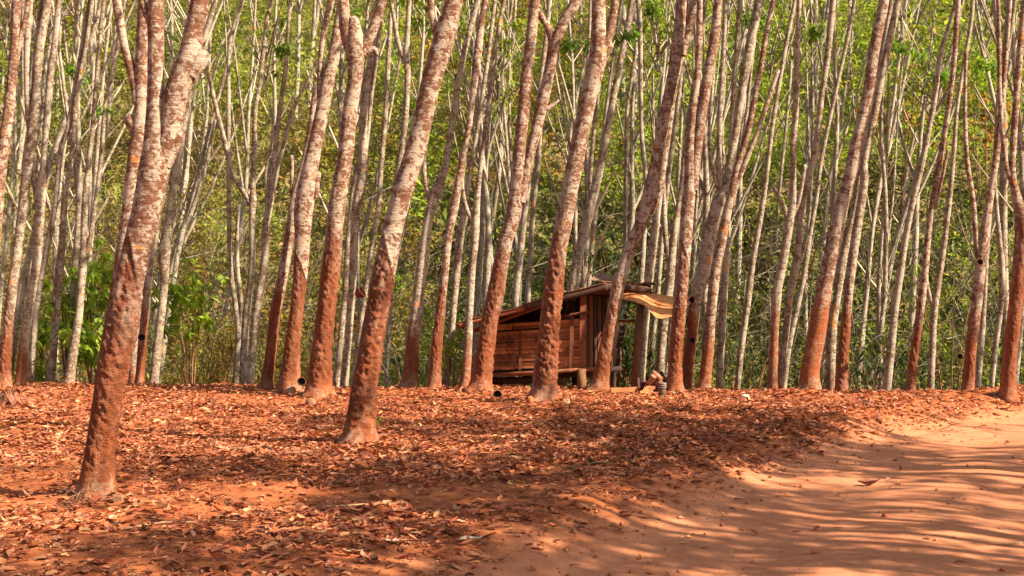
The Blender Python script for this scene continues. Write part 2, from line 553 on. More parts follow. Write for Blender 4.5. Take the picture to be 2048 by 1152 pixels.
def build_ground():
    xs = np.concatenate([np.arange(-90, -14, 2.0), np.arange(-14, -11, 0.3), np.arange(-11, 11.5, 0.065), np.arange(11.5, 16, 0.3), np.arange(16, 92, 2.0)])
    ys = np.concatenate([np.arange(-40, 4, 1.5), np.arange(4, 6, 0.2), np.arange(6, 22.5, 0.07), np.arange(22.5, 30, 0.4), np.arange(30, 130, 2.0)])
    X, Y = np.meshgrid(xs, ys)
    x, y = X.ravel(), Y.ravel()
    rd = road_dist(x, y)
    z = terrain(x, y, rd)
    V = np.stack([x, y, z], 1)
    nx, ny = len(xs), len(ys)
    i = (np.arange(ny - 1)[:, None] * nx + np.arange(nx - 1)[None, :]).ravel()
    F = np.stack([i, i + 1, i + nx + 1, i + nx], 1)
    cx, cy = x[F].mean(1), y[F].mean(1)
    e = np.abs(rd[F].mean(1)) + 0.12 * n2(cx, cy, 0.9, 61, 3)
    onroad = e < ROAD_HW - 0.15
    far = cy > 24.5
    def part(name, sel, mat):
        f = F[sel]
        u, inv = np.unique(f, return_inverse=True)
        o = mk(name, V[u], inv.reshape(-1, 4), mat, attrs={'edge': np.abs(rd[u]) - ROAD_HW + 0.1})
        o['kind'] = 'structure'
        return o
    part('ground', ~onroad & ~far, M_SOIL)
    part('dirt_road', onroad & ~far, M_ROAD)
    part('hill', far, M_HILL)
build_ground()

# ------------------------------------------------------------------ leaves
def leaf_batch(P, size, asp, tilt_sd, cols, droop=None, yaw=None, fold=0.25, curl=0.2):
    """leaves with a folded midrib: 5 verts, 4 triangles; P base points (N,3)"""
    n = len(P)
    L = size
    W = size * asp
    yaw = RNG.uniform(0, 2 * pi, n) if yaw is None else yaw
    pitch = (RNG.normal(0, tilt_sd, n) if droop is None else droop)
    roll = RNG.normal(0, tilt_sd, n)
    cu = RNG.normal(curl, abs(curl) * 0.8 + 0.02, n) * L
    fo = RNG.normal(fold, abs(fold) * 0.6 + 0.02, n) * W
    z0 = np.zeros(n)
    loc = np.stack([
        np.stack([z0, z0, z0], 1),
        np.stack([L * 0.48, W * 0.5, cu * 0.4 + fo], 1),
        np.stack([L * 0.5, z0, cu * 0.4], 1),
        np.stack([L * 0.48, -W * 0.5, cu * 0.4 + fo * RNG.uniform(0.3, 1.3, n)], 1),
        np.stack([L, z0, cu], 1)], 1)          # n,5,3
    cr, sr = np.cos(roll)[:, None], np.sin(roll)[:, None]
    y1 = loc[:, :, 1] * cr - loc[:, :, 2] * sr
    z1 = loc[:, :, 1] * sr + loc[:, :, 2] * cr
    cp, sp = np.cos(pitch)[:, None], np.sin(pitch)[:, None]
    x2 = loc[:, :, 0] * cp - z1 * sp
    z2 = loc[:, :, 0] * sp + z1 * cp
    cy, sy = np.cos(yaw)[:, None], np.sin(yaw)[:, None]
    V = np.stack([x2 * cy - y1 * sy, x2 * sy + y1 * cy, z2], 2) + P[:, None, :]
    b = (np.arange(n) * 5)[:, None]
    F = np.concatenate([b + np.array([[0, 2, 1]]), b + np.array([[1, 2, 4]]), b + np.array([[0, 3, 2]]), b + np.array([[3, 4, 2]])])
    return V.reshape(-1, 3), F, np.repeat(cols, 5, axis=0)

def pick(palette, n, jit=0.18):
    pal = np.array([c for c, w in palette])
    w = np.array([w for c, w in palette], float)
    k = RNG.choice(len(pal), n, p=w / w.sum())
    return pal[k] * np.exp(RNG.normal(0, jit, (n, 1))) * np.exp(RNG.normal(0, 0.05, (n, 3)))

GREENS = [((0.14, 0.185, 0.024), 4), ((0.20, 0.23, 0.03), 3), ((0.085, 0.13, 0.02), 3), ((0.24, 0.23, 0.04), 1)]

def leaf_simple(P, size, asp, cols, droop):
    n = len(P)
    W = size * asp * 0.5
    yaw, roll = RNG.uniform(0, 2 * pi, n), RNG.normal(0, 0.5, n)
    z0 = np.zeros(n)
    s_ = RNG.uniform(0.38, 0.55, n)
    loc = np.stack([np.stack([z0, z0, z0], 1), np.stack([size * s_, W, W * 0.3], 1), np.stack([size, z0, -size * 0.1], 1), np.stack([size * s_, -W, W * 0.3], 1)], 1)
    cr, sr, cp, sp, cy, sy = [f(a)[:, None] for a in (roll, droop, yaw) for f in (np.cos, np.sin)]
    y1, z1 = loc[:, :, 1] * cr - loc[:, :, 2] * sr, loc[:, :, 1] * sr + loc[:, :, 2] * cr
    x2, z2 = loc[:, :, 0] * cp - z1 * sp, loc[:, :, 0] * sp + z1 * cp
    V = np.stack([x2 * cy - y1 * sy, x2 * sy + y1 * cy, z2], 2) + P[:, None, :]
    b = (np.arange(n) * 4)[:, None]
    F = np.concatenate([b + np.array([[0, 2, 1]]), b + np.array([[0, 3, 2]])])
    return V.reshape(-1, 3), F, np.repeat(cols, 4, axis=0)

def leaf_fine(P, size, asp, tilt_sd, cols, fold, curl):
    """fallen leaves: 8 verts, 8 triangles, cupped and curled"""
    n = len(P)
    L, W = size, size * asp * RNG.uniform(0.75, 1.25, n)
    yaw, pitch, roll = RNG.uniform(0, 2 * pi, n), RNG.normal(0, tilt_sd, n), RNG.normal(0, tilt_sd, n)
    cu = RNG.normal(curl, 0.16, n) * L
    fo = RNG.normal(fold, 0.13, n) * W
    z0 = np.zeros(n)
    k = RNG.uniform(0.5, 1.4, (n, 4)) * fo[:, None]
    q = lambda a, b, c: np.stack([a, b, c], 1)
    loc = np.stack([q(z0, z0, cu * .3), q(L * .27, W * .40, k[:, 0]), q(L * .3, z0, z0), q(L * .27, -W * .40, k[:, 1]),
                    q(L * .66, W * .42, k[:, 2] + cu * .25), q(L * .66, z0, cu * .2), q(L * .66, -W * .42, k[:, 3] + cu * .25), q(L, z0, cu)], 1)
    loc[:, :, 0] -= (L * .5)[:, None]
    cr, sr, cp, sp, cy, sy = [f(a)[:, None] for a in (roll, pitch, yaw) for f in (np.cos, np.sin)]
    y1, z1 = loc[:, :, 1] * cr - loc[:, :, 2] * sr, loc[:, :, 1] * sr + loc[:, :, 2] * cr
    x2, z2 = loc[:, :, 0] * cp - z1 * sp, loc[:, :, 0] * sp + z1 * cp
    V = np.stack([x2 * cy - y1 * sy, x2 * sy + y1 * cy, z2], 2) + P[:, None, :]
    b = (np.arange(n) * 8)[:, None]
    T = [[0, 2, 1], [0, 3, 2], [1, 2, 5], [1, 5, 4], [2, 3, 6], [2, 6, 5], [4, 5, 7], [5, 6, 7]]
    F = np.concatenate([b + np.array([t]) for t in T])
    return V.reshape(-1, 3), F, np.repeat(cols, 8, axis=0)

# crown meshes shared by all trees: twigs carrying drooping leaf clusters
def crown_mesh(seed, n_cl, spread, up, leafL):
    r = np.random.default_rng(seed)
    V, F, C, n = [], [], [], 0
    FM = []
    def add(v, f, c, mi):
        nonlocal n
        V.append(v); F.append(f + n); C.append(c); FM.append(np.full(len(f), mi)); n += len(v)
    ends = []
    for k in range(7):
        a = r.uniform(0, 2 * pi)
        l = r.uniform(0.6, 1.0)
        p0 = np.array([0, 0, r.uniform(-1.2, 0.1)])
        p1 = p0 + np.array([cos(a) * spread * l * 0.5, sin(a) * spread * l * 0.5, up * l * 0.6])
        p2 = p0 + np.array([cos(a) * spread * l, sin(a) * spread * l, up * l])
        pts = catmull(np.array([[*p0, 0.028], [*p1, 0.018], [*p2, 0.006]]), 0.4)
        v, f = tube(pts[:, :3], pts[:, 3], 4)
        tri = np.concatenate([f[:, [0, 1, 2]], f[:, [0, 2, 3]]])
        add(v, tri, np.tile([[0.35, 0.28, 0.2]], (len(v), 1)), 1)
        for t in np.linspace(0.3, 1.0, n_cl // 7):
            q = p0 * (1 - t) ** 2 + 2 * p1 * t * (1 - t) + p2 * t * t
            ends.append(q + r.normal(0, 0.28, 3) * spread * 0.6)
    for q in ends:
        m = int(r.integers(7, 13))
        base = q + r.normal(0, 0.06, (m, 3))
        global RNG
        keep, RNG = RNG, r
        v, f, c = leaf_batch(base, r.uniform(0.75, 1.2, m) * leafL, 0.38, 0.35, pick(GREENS, m, 0.2), droop=r.normal(-0.5, 0.4, m), fold=0.15, curl=-0.15)
        RNG = keep
        add(v, f, c, 0)
    o = mk('crown', np.concatenate(V), np.concatenate(F), None, mats=[M_LEAF, M_BARKT], fmat=np.concatenate(FM), cols=np.concatenate(C), smooth=False)
    me = o.data
    bpy.data.objects.remove(o)
    return me
CROWNS = [crown_mesh(100 + k, 42, 1.6, 1.6, 0.17) for k in range(5)]
CROWNS_THIN = [crown_mesh(200 + k, 28, 1.3, 1.6, 0.17) for k in range(4)]

def add_crown(parent, p, sc=1.0, thin=False, lean=0.0):
    o = bpy.data.objects.new('crown', random.choice(CROWNS_THIN if thin else CROWNS))
    o.location = p
    o.rotation_euler = (random.uniform(-.15, .15), lean + random.uniform(-.15, .15), random.uniform(0, 6.28))
    o.scale = (sc, sc, sc * random.uniform(0.85, 1.2))
    o.parent = parent
    COL.objects.link(o)
    return o

# the front trunks stand in the sun: crowns that would cut it off are thinned there
LIT = []
for (bx, by, tx, ty, d_) in ((200, 950, 308, 120, 9.9), (720, 860, 880, 110, 13.3), (640, 760, 705, 120, 19.3), (1088, 780, 1190, 120, 18.1), (962, 760, 1055, 150, 20.2), (1200, 760, 1350, 120, 20.3),
                             (1350, 760, 1398, 200, 19.9), (1620, 760, 1745, 120, 20.0), (2016, 780, 2036, 250, 19.0), (1940, 760, 1985, 340, 20.2), (580, 770, 650, 200, 20.3), (1300, 610, 1320, 625, 21.0)):
    for q in np.linspace(0, 1, 7):
        LIT.append(at(bx + (tx - bx) * q, by + (ty - by) * q, d_))
LIT = np.array(LIT)
SDV = np.array(sd)
def blocks(p, rad):
    v = np.asarray(p) - LIT
    t = v @ SDV
    dist = np.linalg.norm(v - t[:, None] * SDV, axis=1)
    return int(((t > 0.5) & (dist < rad)).sum())

# ------------------------------------------------------------------ traced rubber trees
def stem_mesh(name, P, base_z, dust_h, tap_h, nseg, step, mat, parent, origin, lump=0.0, seed=0, flare=True, crisp=False):
    """P rows x,y,z,r in world space"""
    R = catmull(P, step)
    if tap_h > 0:
        hh = R[:, 2] - base_z
        kk = np.arange(len(R))
        R = R[(hh < tap_h + 0.5) | (kk % 5 == 0) | (kk == len(R) - 1)]
    nz = R[:, 2] - base_z
    r = R[:, 3].copy()
    if flare:
        r = r * (1 + 0.30 * np.exp(-np.clip(nz, 0, None) / 0.10) + 0.10 * np.exp(-np.clip(nz, 0, None) / 0.5))
    V, F = tube(R[:, :3], r, nseg)
    m = len(R)
    ctr = np.repeat(R[:, :3], nseg, axis=0)
    rad = np.repeat(r, nseg)
    h = np.repeat(nz, nseg)
    th = np.tile(np.arange(nseg) / nseg * 2 * pi, m)
    nrm = (V - ctr) / rad[:, None]
    # slight ovalness, knots and waviness
    w = 0.10 * fbm(np.column_stack([nrm[:, :2] * 0.8, h * 1.6 + seed]), seed, 2) + 0.045 * fbm(np.column_stack([nrm[:, :2] * 1.6, h * 6 + seed]), seed + 5, 2)
    tap = np.zeros(len(V))
    if tap_h > 0:
        side = nrm @ np.array([0.75, -0.66, 0.0])
        edge = tap_h - 0.32 * (nrm @ np.array([0.9, 0.3, 0])) * 0.9
        reg = sstep(-0.55, 0.05, side) * sstep(0.0, 0.03 if crisp else 0.45, edge - h + (0 if crisp else 0.12)) * sstep(0.05, 0.35, h)
        q3 = np.column_stack([nrm[:, 0] * rad * 1.25, nrm[:, 1] * rad * 1.25, h * 0.85 + nrm[:, 0] * 0.09 + seed])
        wv = 0.02 * np.column_stack([vnoise(q3 * 20, 3), vnoise(q3 * 20, 4), vnoise(q3 * 20, 5)])
        lump_n = 1.15 - 2.3 * np.abs(fbm((q3 + wv) * 15, seed + 9, 3)) ** 0.8 + 0.8 * np.abs(vnoise(q3 * np.array([40, 40, 30]), seed + 2)) + 0.45 * vnoise(q3 * 95, seed + 4)
        lines = np.abs(vnoise(np.column_stack([nrm[:, 0] * 1.5, nrm[:, 1] * 1.5, (h + nrm[:, 0] * 0.09) * 17]), seed + 3))
        rim = np.exp(-((edge - h + 0.018) / 0.022) ** 2) * sstep(-0.4, 0.2, side)
        V = V + nrm * (rad * (reg * (lump * 0.6 * (lump_n - 0.45) + 0.10 * lines * lump / 0.25 - 0.06) + (0.10 if crisp else 0.0) * rim))[:, None]
        tap = reg * (0.55 + 0.45 * sstep(-0.3, 0.3, vnoise(np.column_stack([nrm * 2, ])[:, :3] * 1.0 + np.column_stack([h * 0, h * 0, h * 3.0]), seed + 1)))
    if flare:
        lobe = (0.55 + 0.45 * np.cos(3 * th + seed) + 0.35 * np.cos(5 * th + seed * 2.3))
        w = w + 0.30 * lobe * np.exp(-np.clip(h + 0.02, 0, None) / 0.075)
    V = V + nrm * (rad * w)[:, None]
    dust = sstep(dust_h + 0.45, dust_h - 0.35, h) if dust_h > 0 else np.zeros(len(V))
    dust = np.where(dust_h > 0, 1 - sstep(dust_h - 0.75, dust_h + 0.75, h), 0)
    # closing cap on top
    top = np.mean(V[-nseg:], 0) + np.array([0, 0, r[-1] * 0.4])
    V = np.vstack([V, top])
    k = (m - 1) * nseg
    cap = np.array([[k + q, k + (q + 1) % nseg, len(V) - 1] for q in range(nseg)])
    o = mk(name, V - np.asarray(origin), [F, cap], mat, parent, True, attrs={'dust': np.append(dust, 0), 'tap': np.append(tap, 0)})
    return o, R

def to_world(pts, d, wob):
    out = []
    for (px, py, w) in pts:
        p = at(px, py, d)
        p[1] += wob * (p[2]) * 0.35
        s = d / FPX
        out.append([p[0] * p[1] / d, p[1], CAMH + (p[2] - CAMH) * p[1] / d, w * 0.5 * s])
    return np.array(out)

TREE_GROUP = 'rubber trees of the plantation'
def traced_tree(key, d, label, main, branches=(), stubs=(), dust=1.7, tap=0.0, lump=0.25, kind=None, crown=True, wob=None, hi=False, top=None):
    rnd = random.Random(key)
    wob = rnd.uniform(-0.12, 0.12) if wob is None else wob
    kind = kind or ('front' if d < 20.7 else 'far')
    mat = {'front': M_BARK, 'far': M_BARKF, 'thin': M_BARKT}[kind]
    W = to_world(main, d, wob)
    # carry the trunk down to the ground
    dirn = (W[0] - W[1])[:3]
    dirn /= -dirn[2] if dirn[2] < 0 else 1
    x, y, z = W[0, :3]
    for _ in range(12):
        gz = tz(x, y)
        dz = z - gz
        x, y, z = x + dirn[0] * dz * 0.8, y + dirn[1] * dz * 0.8, z - dz
    gz = tz(x, y)
    bx, by = x, y
    bury = np.array([[x + dirn[0] * 0.25, y + dirn[1] * 0.25, gz - 0.25, W[0, 3]]])
    if W[0, 2] - gz > 0.12:
        W = np.vstack([bury, [[x, y, gz, W[0, 3]]], W])
    else:
        W = np.vstack([bury, W])
    t = thing('rubber_tree', label, 'tree', (bx, by, gz), TREE_GROUP)
    org = (bx, by, gz)
    seg = 48 if hi else (22 if d < 21 else 12)
    step = (0.016 if d < 15 else 0.022) if hi else 0.07
    ends = []
    def carry_up(P, extra_top):
        """carry a stem above the frame with gentle bends"""
        P = P.copy()
        dv = P[-1] - P[-2]
        dv = dv[:3] / (np.linalg.norm(dv[:3]) + 1e-9)
        dv[2] = max(dv[2], 0.75)
        dv /= np.linalg.norm(dv)
        z = P[-1, 2]
        r0 = P[-1, 3]
        k = 0
        pts = [P]
        cur = P[-1, :3].copy()
        zt = extra_top
        if zt - z < 0.5:
            return P
        n = max(2, int((zt - z) / 1.1))
        for k in range(n):
            dv = dv + np.array([rnd.uniform(-.07, .07) - dv[0] * 0.12, rnd.uniform(-.1, .1), 0.08])
            dv /= np.linalg.norm(dv)
            cur = cur + dv * (zt - z) / n
            pts.append(np.array([[*cur, r0 * (1 - 0.62 * (k + 1) / n)]]))
        return np.vstack(pts)
    toph = top or rnd.uniform(8.5, 10.8)
    if main[-1][1] <= 12:
        W = carry_up(W, toph)
        ends.append(W[-1])
    o, R = stem_mesh('trunk', W, gz, dust, tap, seg, step, mat, t, org, lump, rnd.randint(1, 900), crisp=key in ('t1', 't2', 'n4', 't12', 't7'))
    for br in branches:
        B = to_world(br, d, wob)
        if br[-1][1] <= 12:
            B = carry_up(B, toph - rnd.uniform(0, 1.5))
            ends.append(B[-1])
        stem_mesh('branch', B, gz, 0, 0, max(8, seg // 2), max(step, 0.05), mat, t, org, 0, rnd.randint(1, 900), flare=False)
    for sb in stubs:
        B = to_world(sb, d, wob)
        stem_mesh('branch_stub', B, gz, 0, 0, 10, 0.03, mat, t, org, 0, rnd.randint(1, 900), flare=False)
    if crown:
        for E in ends:
            if d > 17 and rnd.random() < 0.55: continue
            for k in range(1 if d > 16 else 2):
                p = E[:3] - np.array(org) + np.array([rnd.uniform(-.7, .7), rnd.uniform(-.7, .7), rnd.uniform(-1.4, 0.2) if k else 0])
                if blocks(p + np.array(org) + np.array([0, 0, .6]), 1.3): continue
                add_crown(t, p, rnd.uniform(0.9, 1.25), thin=d > 21)
    return t

def leaf_spray(tree, px, py, d, w, n):
    """a low hanging leafy twig of a tree, its green clusters in view"""
    c = at(px, py, d) - np.array(tree.location)
    L = w / FPX * d
    r = RNG
    mb = MB()
    P = []
    for k in range(5):
        tip = c + np.array([r.uniform(-.5, .5) * L, r.uniform(-.3, .3) * L, r.uniform(-.2, .1) * L])
        mb.tube(np.array([c + np.array([-.2 * L, 0.1, .9 * L]), c * .5 + tip * .5 + np.array([0, 0, .25 * L]), tip]), [.012, .008, .003], 4, cap=False)
        P.append(tip + r.normal(0, .12, (n // 5, 3)) * L)
    o = mb.build('leafy_twig', M_TWIG, tree, True)
    P = np.concatenate(P)
    m = len(P)
    v, f, cc = leaf_batch(P, r.uniform(.8, 1.2, m) * 0.17, 0.36, 0.3, pick([((0.10, 0.19, 0.02), 3), ((0.15, 0.25, 0.03), 2)], m, .2), droop=r.normal(-.6, .35, m), fold=.15, curl=-.15)
    mk('leaves', v, f, M_LEAF, o, False, cols=cc)

# every tree: points are (x, y, width) in photo pixels, traced along its centre line
traced_tree('t1', 9.9, 'thickest nearest rubber tree, forked, with a broken stub below its bulging right fork',
    [(190, 1005, 62), (197, 930, 57), (206, 857, 54), (218, 784, 58), (230, 715, 63), (243, 655, 62), (258, 569, 56), (276, 495, 56), (291, 432, 57), (302, 375, 60), (309, 330, 62), (312, 285, 50), (311, 187, 33), (312, 90, 32), (313, 0, 31)],
    [[(318, 335, 40), (338, 270, 44), (352, 187, 48), (378, 118, 46), (388, 56, 37), (400, 0, 36)], [(311, 110, 16), (300, 45, 15), (283, 0, 15)]],
    [[(328, 330, 30), (346, 296, 28), (358, 272, 27), (363, 264, 20)], [(380, 150, 34), (400, 120, 34), (412, 104, 22)]], dust=1.45, tap=1.85, lump=0.20, hi=True, wob=0.03)
traced_tree('t1b', 14.2, 'rubber tree hidden behind the nearest trunk, its left fork above a dark stub',
    [(197, 876, 30), (216, 700, 30), (233, 600, 29), (257, 432, 29), (264, 375, 31), (272, 300, 31), (281, 225, 27), (284, 112, 25), (290, 0, 24)],
    [[(276, 205, 22), (268, 160, 20), (254, 110, 19), (243, 60, 18), (233, 0, 18)]], [[(270, 260, 22), (262, 245, 24), (258, 232, 20)]], dust=2.0, hi=True, tap=1.6, wob=0.0)
traced_tree('t2', 13.3, 'large unforked rubber tree leaning right with a cup on its left side',
    [(717, 893, 60), (723, 828, 55), (729, 765, 51), (738, 722, 50), (746, 662, 49), (756, 610, 46), (766, 550, 45), (781, 475, 42), (800, 400, 43), (815, 350, 42), (830, 300, 41), (849, 225, 39), (866, 150, 41), (888, 75, 42), (908, 0, 37)],
    [[(877, 80, 18), (867, 45, 15), (861, 0, 14)]], dust=1.6, tap=2.0, lump=0.26, hi=True, wob=0.02)
traced_tree('t3', 19.3, 'reddish rubber tree with a burred knot where its crown forks near the picture top',
    [(637, 794, 46), (643, 700, 39), (652, 625, 36), (660, 550, 37), (668, 475, 34), (676, 400, 33), (684, 350, 31), (692, 300, 30), (700, 225, 30), (711, 150, 30), (711, 100, 40), (708, 55, 27), (707, 36, 22)],
    [[(702, 105, 24), (692, 60, 25), (686, 0, 22)], [(722, 108, 26), (740, 72, 21), (756, 30, 20), (767, 0, 20)]], [[(735, 105, 14), (748, 98, 12), (755, 112, 6)]], dust=2.2, tap=2.6, lump=0.22, hi=True)
traced_tree('t4', 18.1, 'rough barked rubber tree standing straight in front of the hut wall',
    [(1087, 810, 50), (1091, 737, 44), (1098, 662, 40), (1105, 587, 38), (1114, 512, 35), (1129, 437, 34), (1148, 337, 33), (1163, 262, 33), (1179, 187, 34), (1196, 112, 36), (1197, 56, 29), (1197, 0, 27)],
    [[(1203, 118, 22), (1214, 80, 20), (1223, 50, 17), (1231, 0, 15)]], [[(1205, 112, 22), (1216, 94, 20), (1222, 86, 15)]], dust=1.9, tap=2.35, lump=0.30, hi=True)
traced_tree('t5', 20.2, 'double stemmed rubber tree at the left end of the hut wall',
    [(960, 786, 38), (967, 721, 37), (974, 671, 34), (983, 621, 34), (994, 570, 34), (1003, 520, 30), (1013, 475, 30), (1028, 425, 30), (1036, 340, 28), (1041, 280, 26), (1047, 225, 25), (1054, 150, 25), (1062, 75, 23), (1070, 0, 22)],
    [[(1040, 405, 22), (1052, 340, 19), (1062, 300, 20), (1080, 225, 24), (1097, 150, 23), (1108, 94, 22), (1130, 38, 22), (1153, 0, 22)], [(1107, 95, 15), (1098, 62, 14), (1084, 36, 13), (1074, 20, 12)]],
    [[(1080, 225, 16), (1104, 212, 8), (1118, 200, 5)]], dust=1.5, tap=2.1, lump=0.20, hi=True)
traced_tree('t6', 20.3, 'strongly leaning rubber tree crossing the right corner of the hut',
    [(1198, 786, 36), (1208, 721, 29), (1217, 671, 26), (1227, 621, 25), (1236, 575, 25), (1252, 520, 25), (1270, 475, 26), (1288, 432, 28), (1307, 356, 28), (1317, 300, 25), (1331, 225, 24), (1347, 150, 24), (1354, 100, 28), (1360, 50, 24), (1363, 0, 22)],
    [[(1362, 110, 22), (1376, 58, 19), (1393, 0, 18)], [(1300, 425, 18), (1316, 385, 16), (1327, 330, 13), (1336, 270, 12), (1345, 212, 9)]], [[(1310, 395, 18), (1321, 372, 17), (1323, 363, 12)]], dust=1.3, tap=1.7, lump=0.18, hi=True)
traced_tree('t7', 19.9, 'rubber tree in front of the drooping awning end, splitting into two close stems',
    [(1350, 787, 30), (1350, 721, 26), (1354, 671, 26), (1358, 621, 26), (1363, 575, 25), (1368, 520, 24), (1374, 432, 26), (1380, 360, 24), (1380, 300, 20), (1385, 225, 18), (1395, 150, 15), (1398, 75, 13), (1400, 0, 12)],
    [[(1386, 380, 20), (1394, 300, 20), (1404, 225, 20), (1416, 150, 21), (1429, 75, 20), (1436, 0, 17)]], dust=1.4, tap=2.2, lump=0.25, hi=True)
traced_tree('t8b', 21.0, 'dark based rubber tree right behind the awning end with two cups',
    [(1373, 785, 22), (1378, 720, 22), (1384, 671, 22), (1392, 595, 24), (1406, 550, 29), (1418, 475, 29), (1438, 410, 30), (1452, 385, 30), (1458, 340, 18), (1472, 262, 16), (1483, 187, 17), (1496, 112, 20), (1508, 50, 19), (1517, 0, 18)],
    [[(1448, 390, 12), (1438, 345, 11), (1440, 225, 10), (1447, 100, 9), (1451, 0, 9)], [(1440, 392, 8), (1420, 310, 7), (1421, 187, 6), (1432, 80, 6)]], dust=1.6, tap=1.2, hi=True)
traced_tree('t8', 20.6, 'slim rubber tree right of the hut joining a second trunk at its fork',
    [(1407, 787, 24), (1416, 700, 22), (1422, 625, 21), (1430, 550, 20), (1441, 494, 20), (1453, 430, 18), (1464, 385, 15), (1473, 337, 13), (1496, 262, 13), (1511, 187, 12), (1525, 112, 11), (1534, 56, 10), (1546, 0, 10)],
    [[(1470, 378, 11), (1492, 320, 11), (1516, 262, 10), (1534, 206, 10), (1556, 140, 9)]], dust=1.0)
traced_tree('t9', 20.0, 'smooth rubber tree with the brightest orange dusted base beside the road bank',
    [(1620, 788, 40), (1621, 737, 36), (1634, 662, 35), (1647, 587, 31), (1662, 512, 29), (1678, 437, 28), (1690, 385, 26), (1704, 337, 25), (1718, 262, 24), (1737, 187, 24), (1747, 112, 22), (1758, 50, 21), (1768, 0, 20)], dust=1.75, tap=0.0, hi=True)
traced_tree('t9b', 21.6, 'pale rubber tree squeezed between the orange based trunk and a dark red one',
    [(1660, 783, 18), (1662, 700, 20), (1666, 640, 19), (1675, 587, 16), (1682, 535, 20), (1694, 475, 15), (1706, 432, 15), (1722, 330, 13), (1736, 250, 12), (1764, 112, 12), (1782, 0, 11)], dust=0.7, tap=0.6)
traced_tree('t9c', 20.8, 'dark red rubber tree right of the orange based one, bent at mid height',
    [(1682, 786, 23), (1687, 700, 21), (1693, 625, 18), (1701, 550, 18), (1711, 475, 18), (1722, 410, 17), (1729, 360, 17), (1727, 330, 17), (1736, 290, 15), (1757, 187, 15), (1772, 112, 15), (1797, 0, 14)], dust=1.5, tap=1.8, hi=True)
traced_tree('t10', 19.0, 'thick red based rubber tree at the right edge of the picture',
    [(2015, 799, 30), (2018, 737, 28), (2025, 662, 28), (2034, 587, 27), (2042, 500, 27), (2043, 440, 26), (2030, 380, 16), (2024, 337, 13), (2028, 262, 13), (2036, 150, 13), (2044, 60, 13), (2050, 0, 13)],
    [[(2044, 450, 20), (2056, 380, 18), (2072, 250, 17), (2090, 100, 16), (2100, 0, 16)], [(2026, 372, 10), (2012, 330, 10), (2006, 280, 10), (2000, 200, 9), (1998, 100, 8), (1996, 0, 8)]], dust=2.2, tap=2.6, lump=0.1, hi=True)
traced_tree('t11', 20.2, 'rubber tree with a black knot at mid trunk, second from the right edge',
    [(1935, 789, 22), (1941, 700, 21), (1946, 662, 21), (1955, 587, 23), (1961, 525, 22), (1968, 475, 19), (1974, 430, 17), (1979, 400, 15), (1990, 330, 14), (1996, 280, 13), (2004, 200, 10), (2012, 100, 10), (2020, 0, 9)],
    [[(1957, 520, 12), (1951, 470, 10), (1946, 400, 10), (1934, 320, 9), (1930, 220, 8), (1932, 100, 7)]], dust=1.3, tap=0.8, hi=True)
traced_tree('t11b', 22.0, 'thin pale rubber tree close behind the black knotted one',
    [(1953, 788, 13), (1961, 700, 13), (1969, 587, 10), (1974, 500, 9), (1984, 380, 8), (1998, 240, 8), (2016, 100, 7), (2030, 0, 7)], dust=0.4, kind='thin')
traced_tree('t12', 20.5, 'slender rubber tree with a red tapped panel above the leafy road bank',
    [(1821, 783, 18), (1829, 700, 17), (1840, 625, 16), (1849, 550, 15), (1856, 475, 13), (1865, 410, 12), (1877, 337, 12), (1890, 262, 11), (1901, 187, 10), (1909, 112, 10), (1914, 30, 10), (1916, 0, 10)],
    [[(1868, 420, 6), (1884, 360, 6), (1896, 300, 6)]], dust=1.1, tap=1.35, hi=True)
traced_tree('t13', 22.0, 'evenly leaning grey rubber tree left of the slender red panelled one',
    [(1773, 783, 17), (1782, 700, 17), (1789, 625, 15), (1800, 550, 15), (1811, 475, 13), (1826, 400, 12), (1842, 337, 12), (1857, 262, 11), (1871, 187, 10), (1880, 112, 9), (1896, 56, 8), (1912, 0, 8)], dust=0.5)
traced_tree('t14', 21.5, 'grey rubber tree with a low side fork, between red panel and black knot trees',
    [(1861, 786, 13), (1866, 662, 14), (1870, 606, 15), (1885, 512, 12), (1899, 400, 10), (1908, 300, 9), (1916, 200, 8), (1940, 60, 8), (1946, 0, 8)], [[(1866, 615, 10), (1856, 580, 9), (1848, 520, 7)]], dust=0.4)
traced_tree('t15', 25, 'thin straight grey rubber tree in the gully right of the dark red trunk',
    [(1749, 780, 11), (1762, 662, 10), (1769, 587, 10), (1772, 500, 9), (1771, 400, 9), (1766, 320, 8), (1762, 262, 8), (1766, 150, 7), (1774, 0, 7)], dust=0, kind='thin')
traced_tree('t16', 27, 'very thin grey rubber tree behind pale twigs right of the dark red trunk',
    [(1716, 782, 9), (1720, 700, 9), (1733, 587, 9), (1740, 512, 8), (1750, 420, 7), (1778, 262, 7), (1800, 100, 7), (1812, 0, 7)], dust=0, kind='thin')
traced_tree('t17', 20.8, 'dusty rubber tree with a stubby knot left of the orange based one',
    [(1544, 788, 19), (1549, 662, 17), (1553, 595, 20), (1556, 570, 19), (1568, 512, 18), (1580, 437, 17), (1586, 400, 13), (1586, 300, 12), (1591, 225, 12), (1594, 112, 11), (1598, 0, 10)],
    [[(1578, 450, 9), (1566, 410, 9), (1553, 385, 8), (1545, 370, 5)], [(1586, 430, 9), (1598, 400, 8), (1610, 330, 8)]], dust=1.5, hi=True)
traced_tree('t18', 21.5, 'pale rubber tree immediately right of the stubby knotted one',
    [(1558, 788, 14), (1572, 662, 15), (1580, 587, 14), (1588, 550, 18), (1599, 475, 13), (1601, 425, 14), (1623, 337, 13), (1636, 262, 13), (1644, 187, 11), (1655, 112, 13), (1666, 0, 12)],
    [[(1592, 545, 9), (1606, 500, 9), (1614, 470, 8)]], dust=0.6)
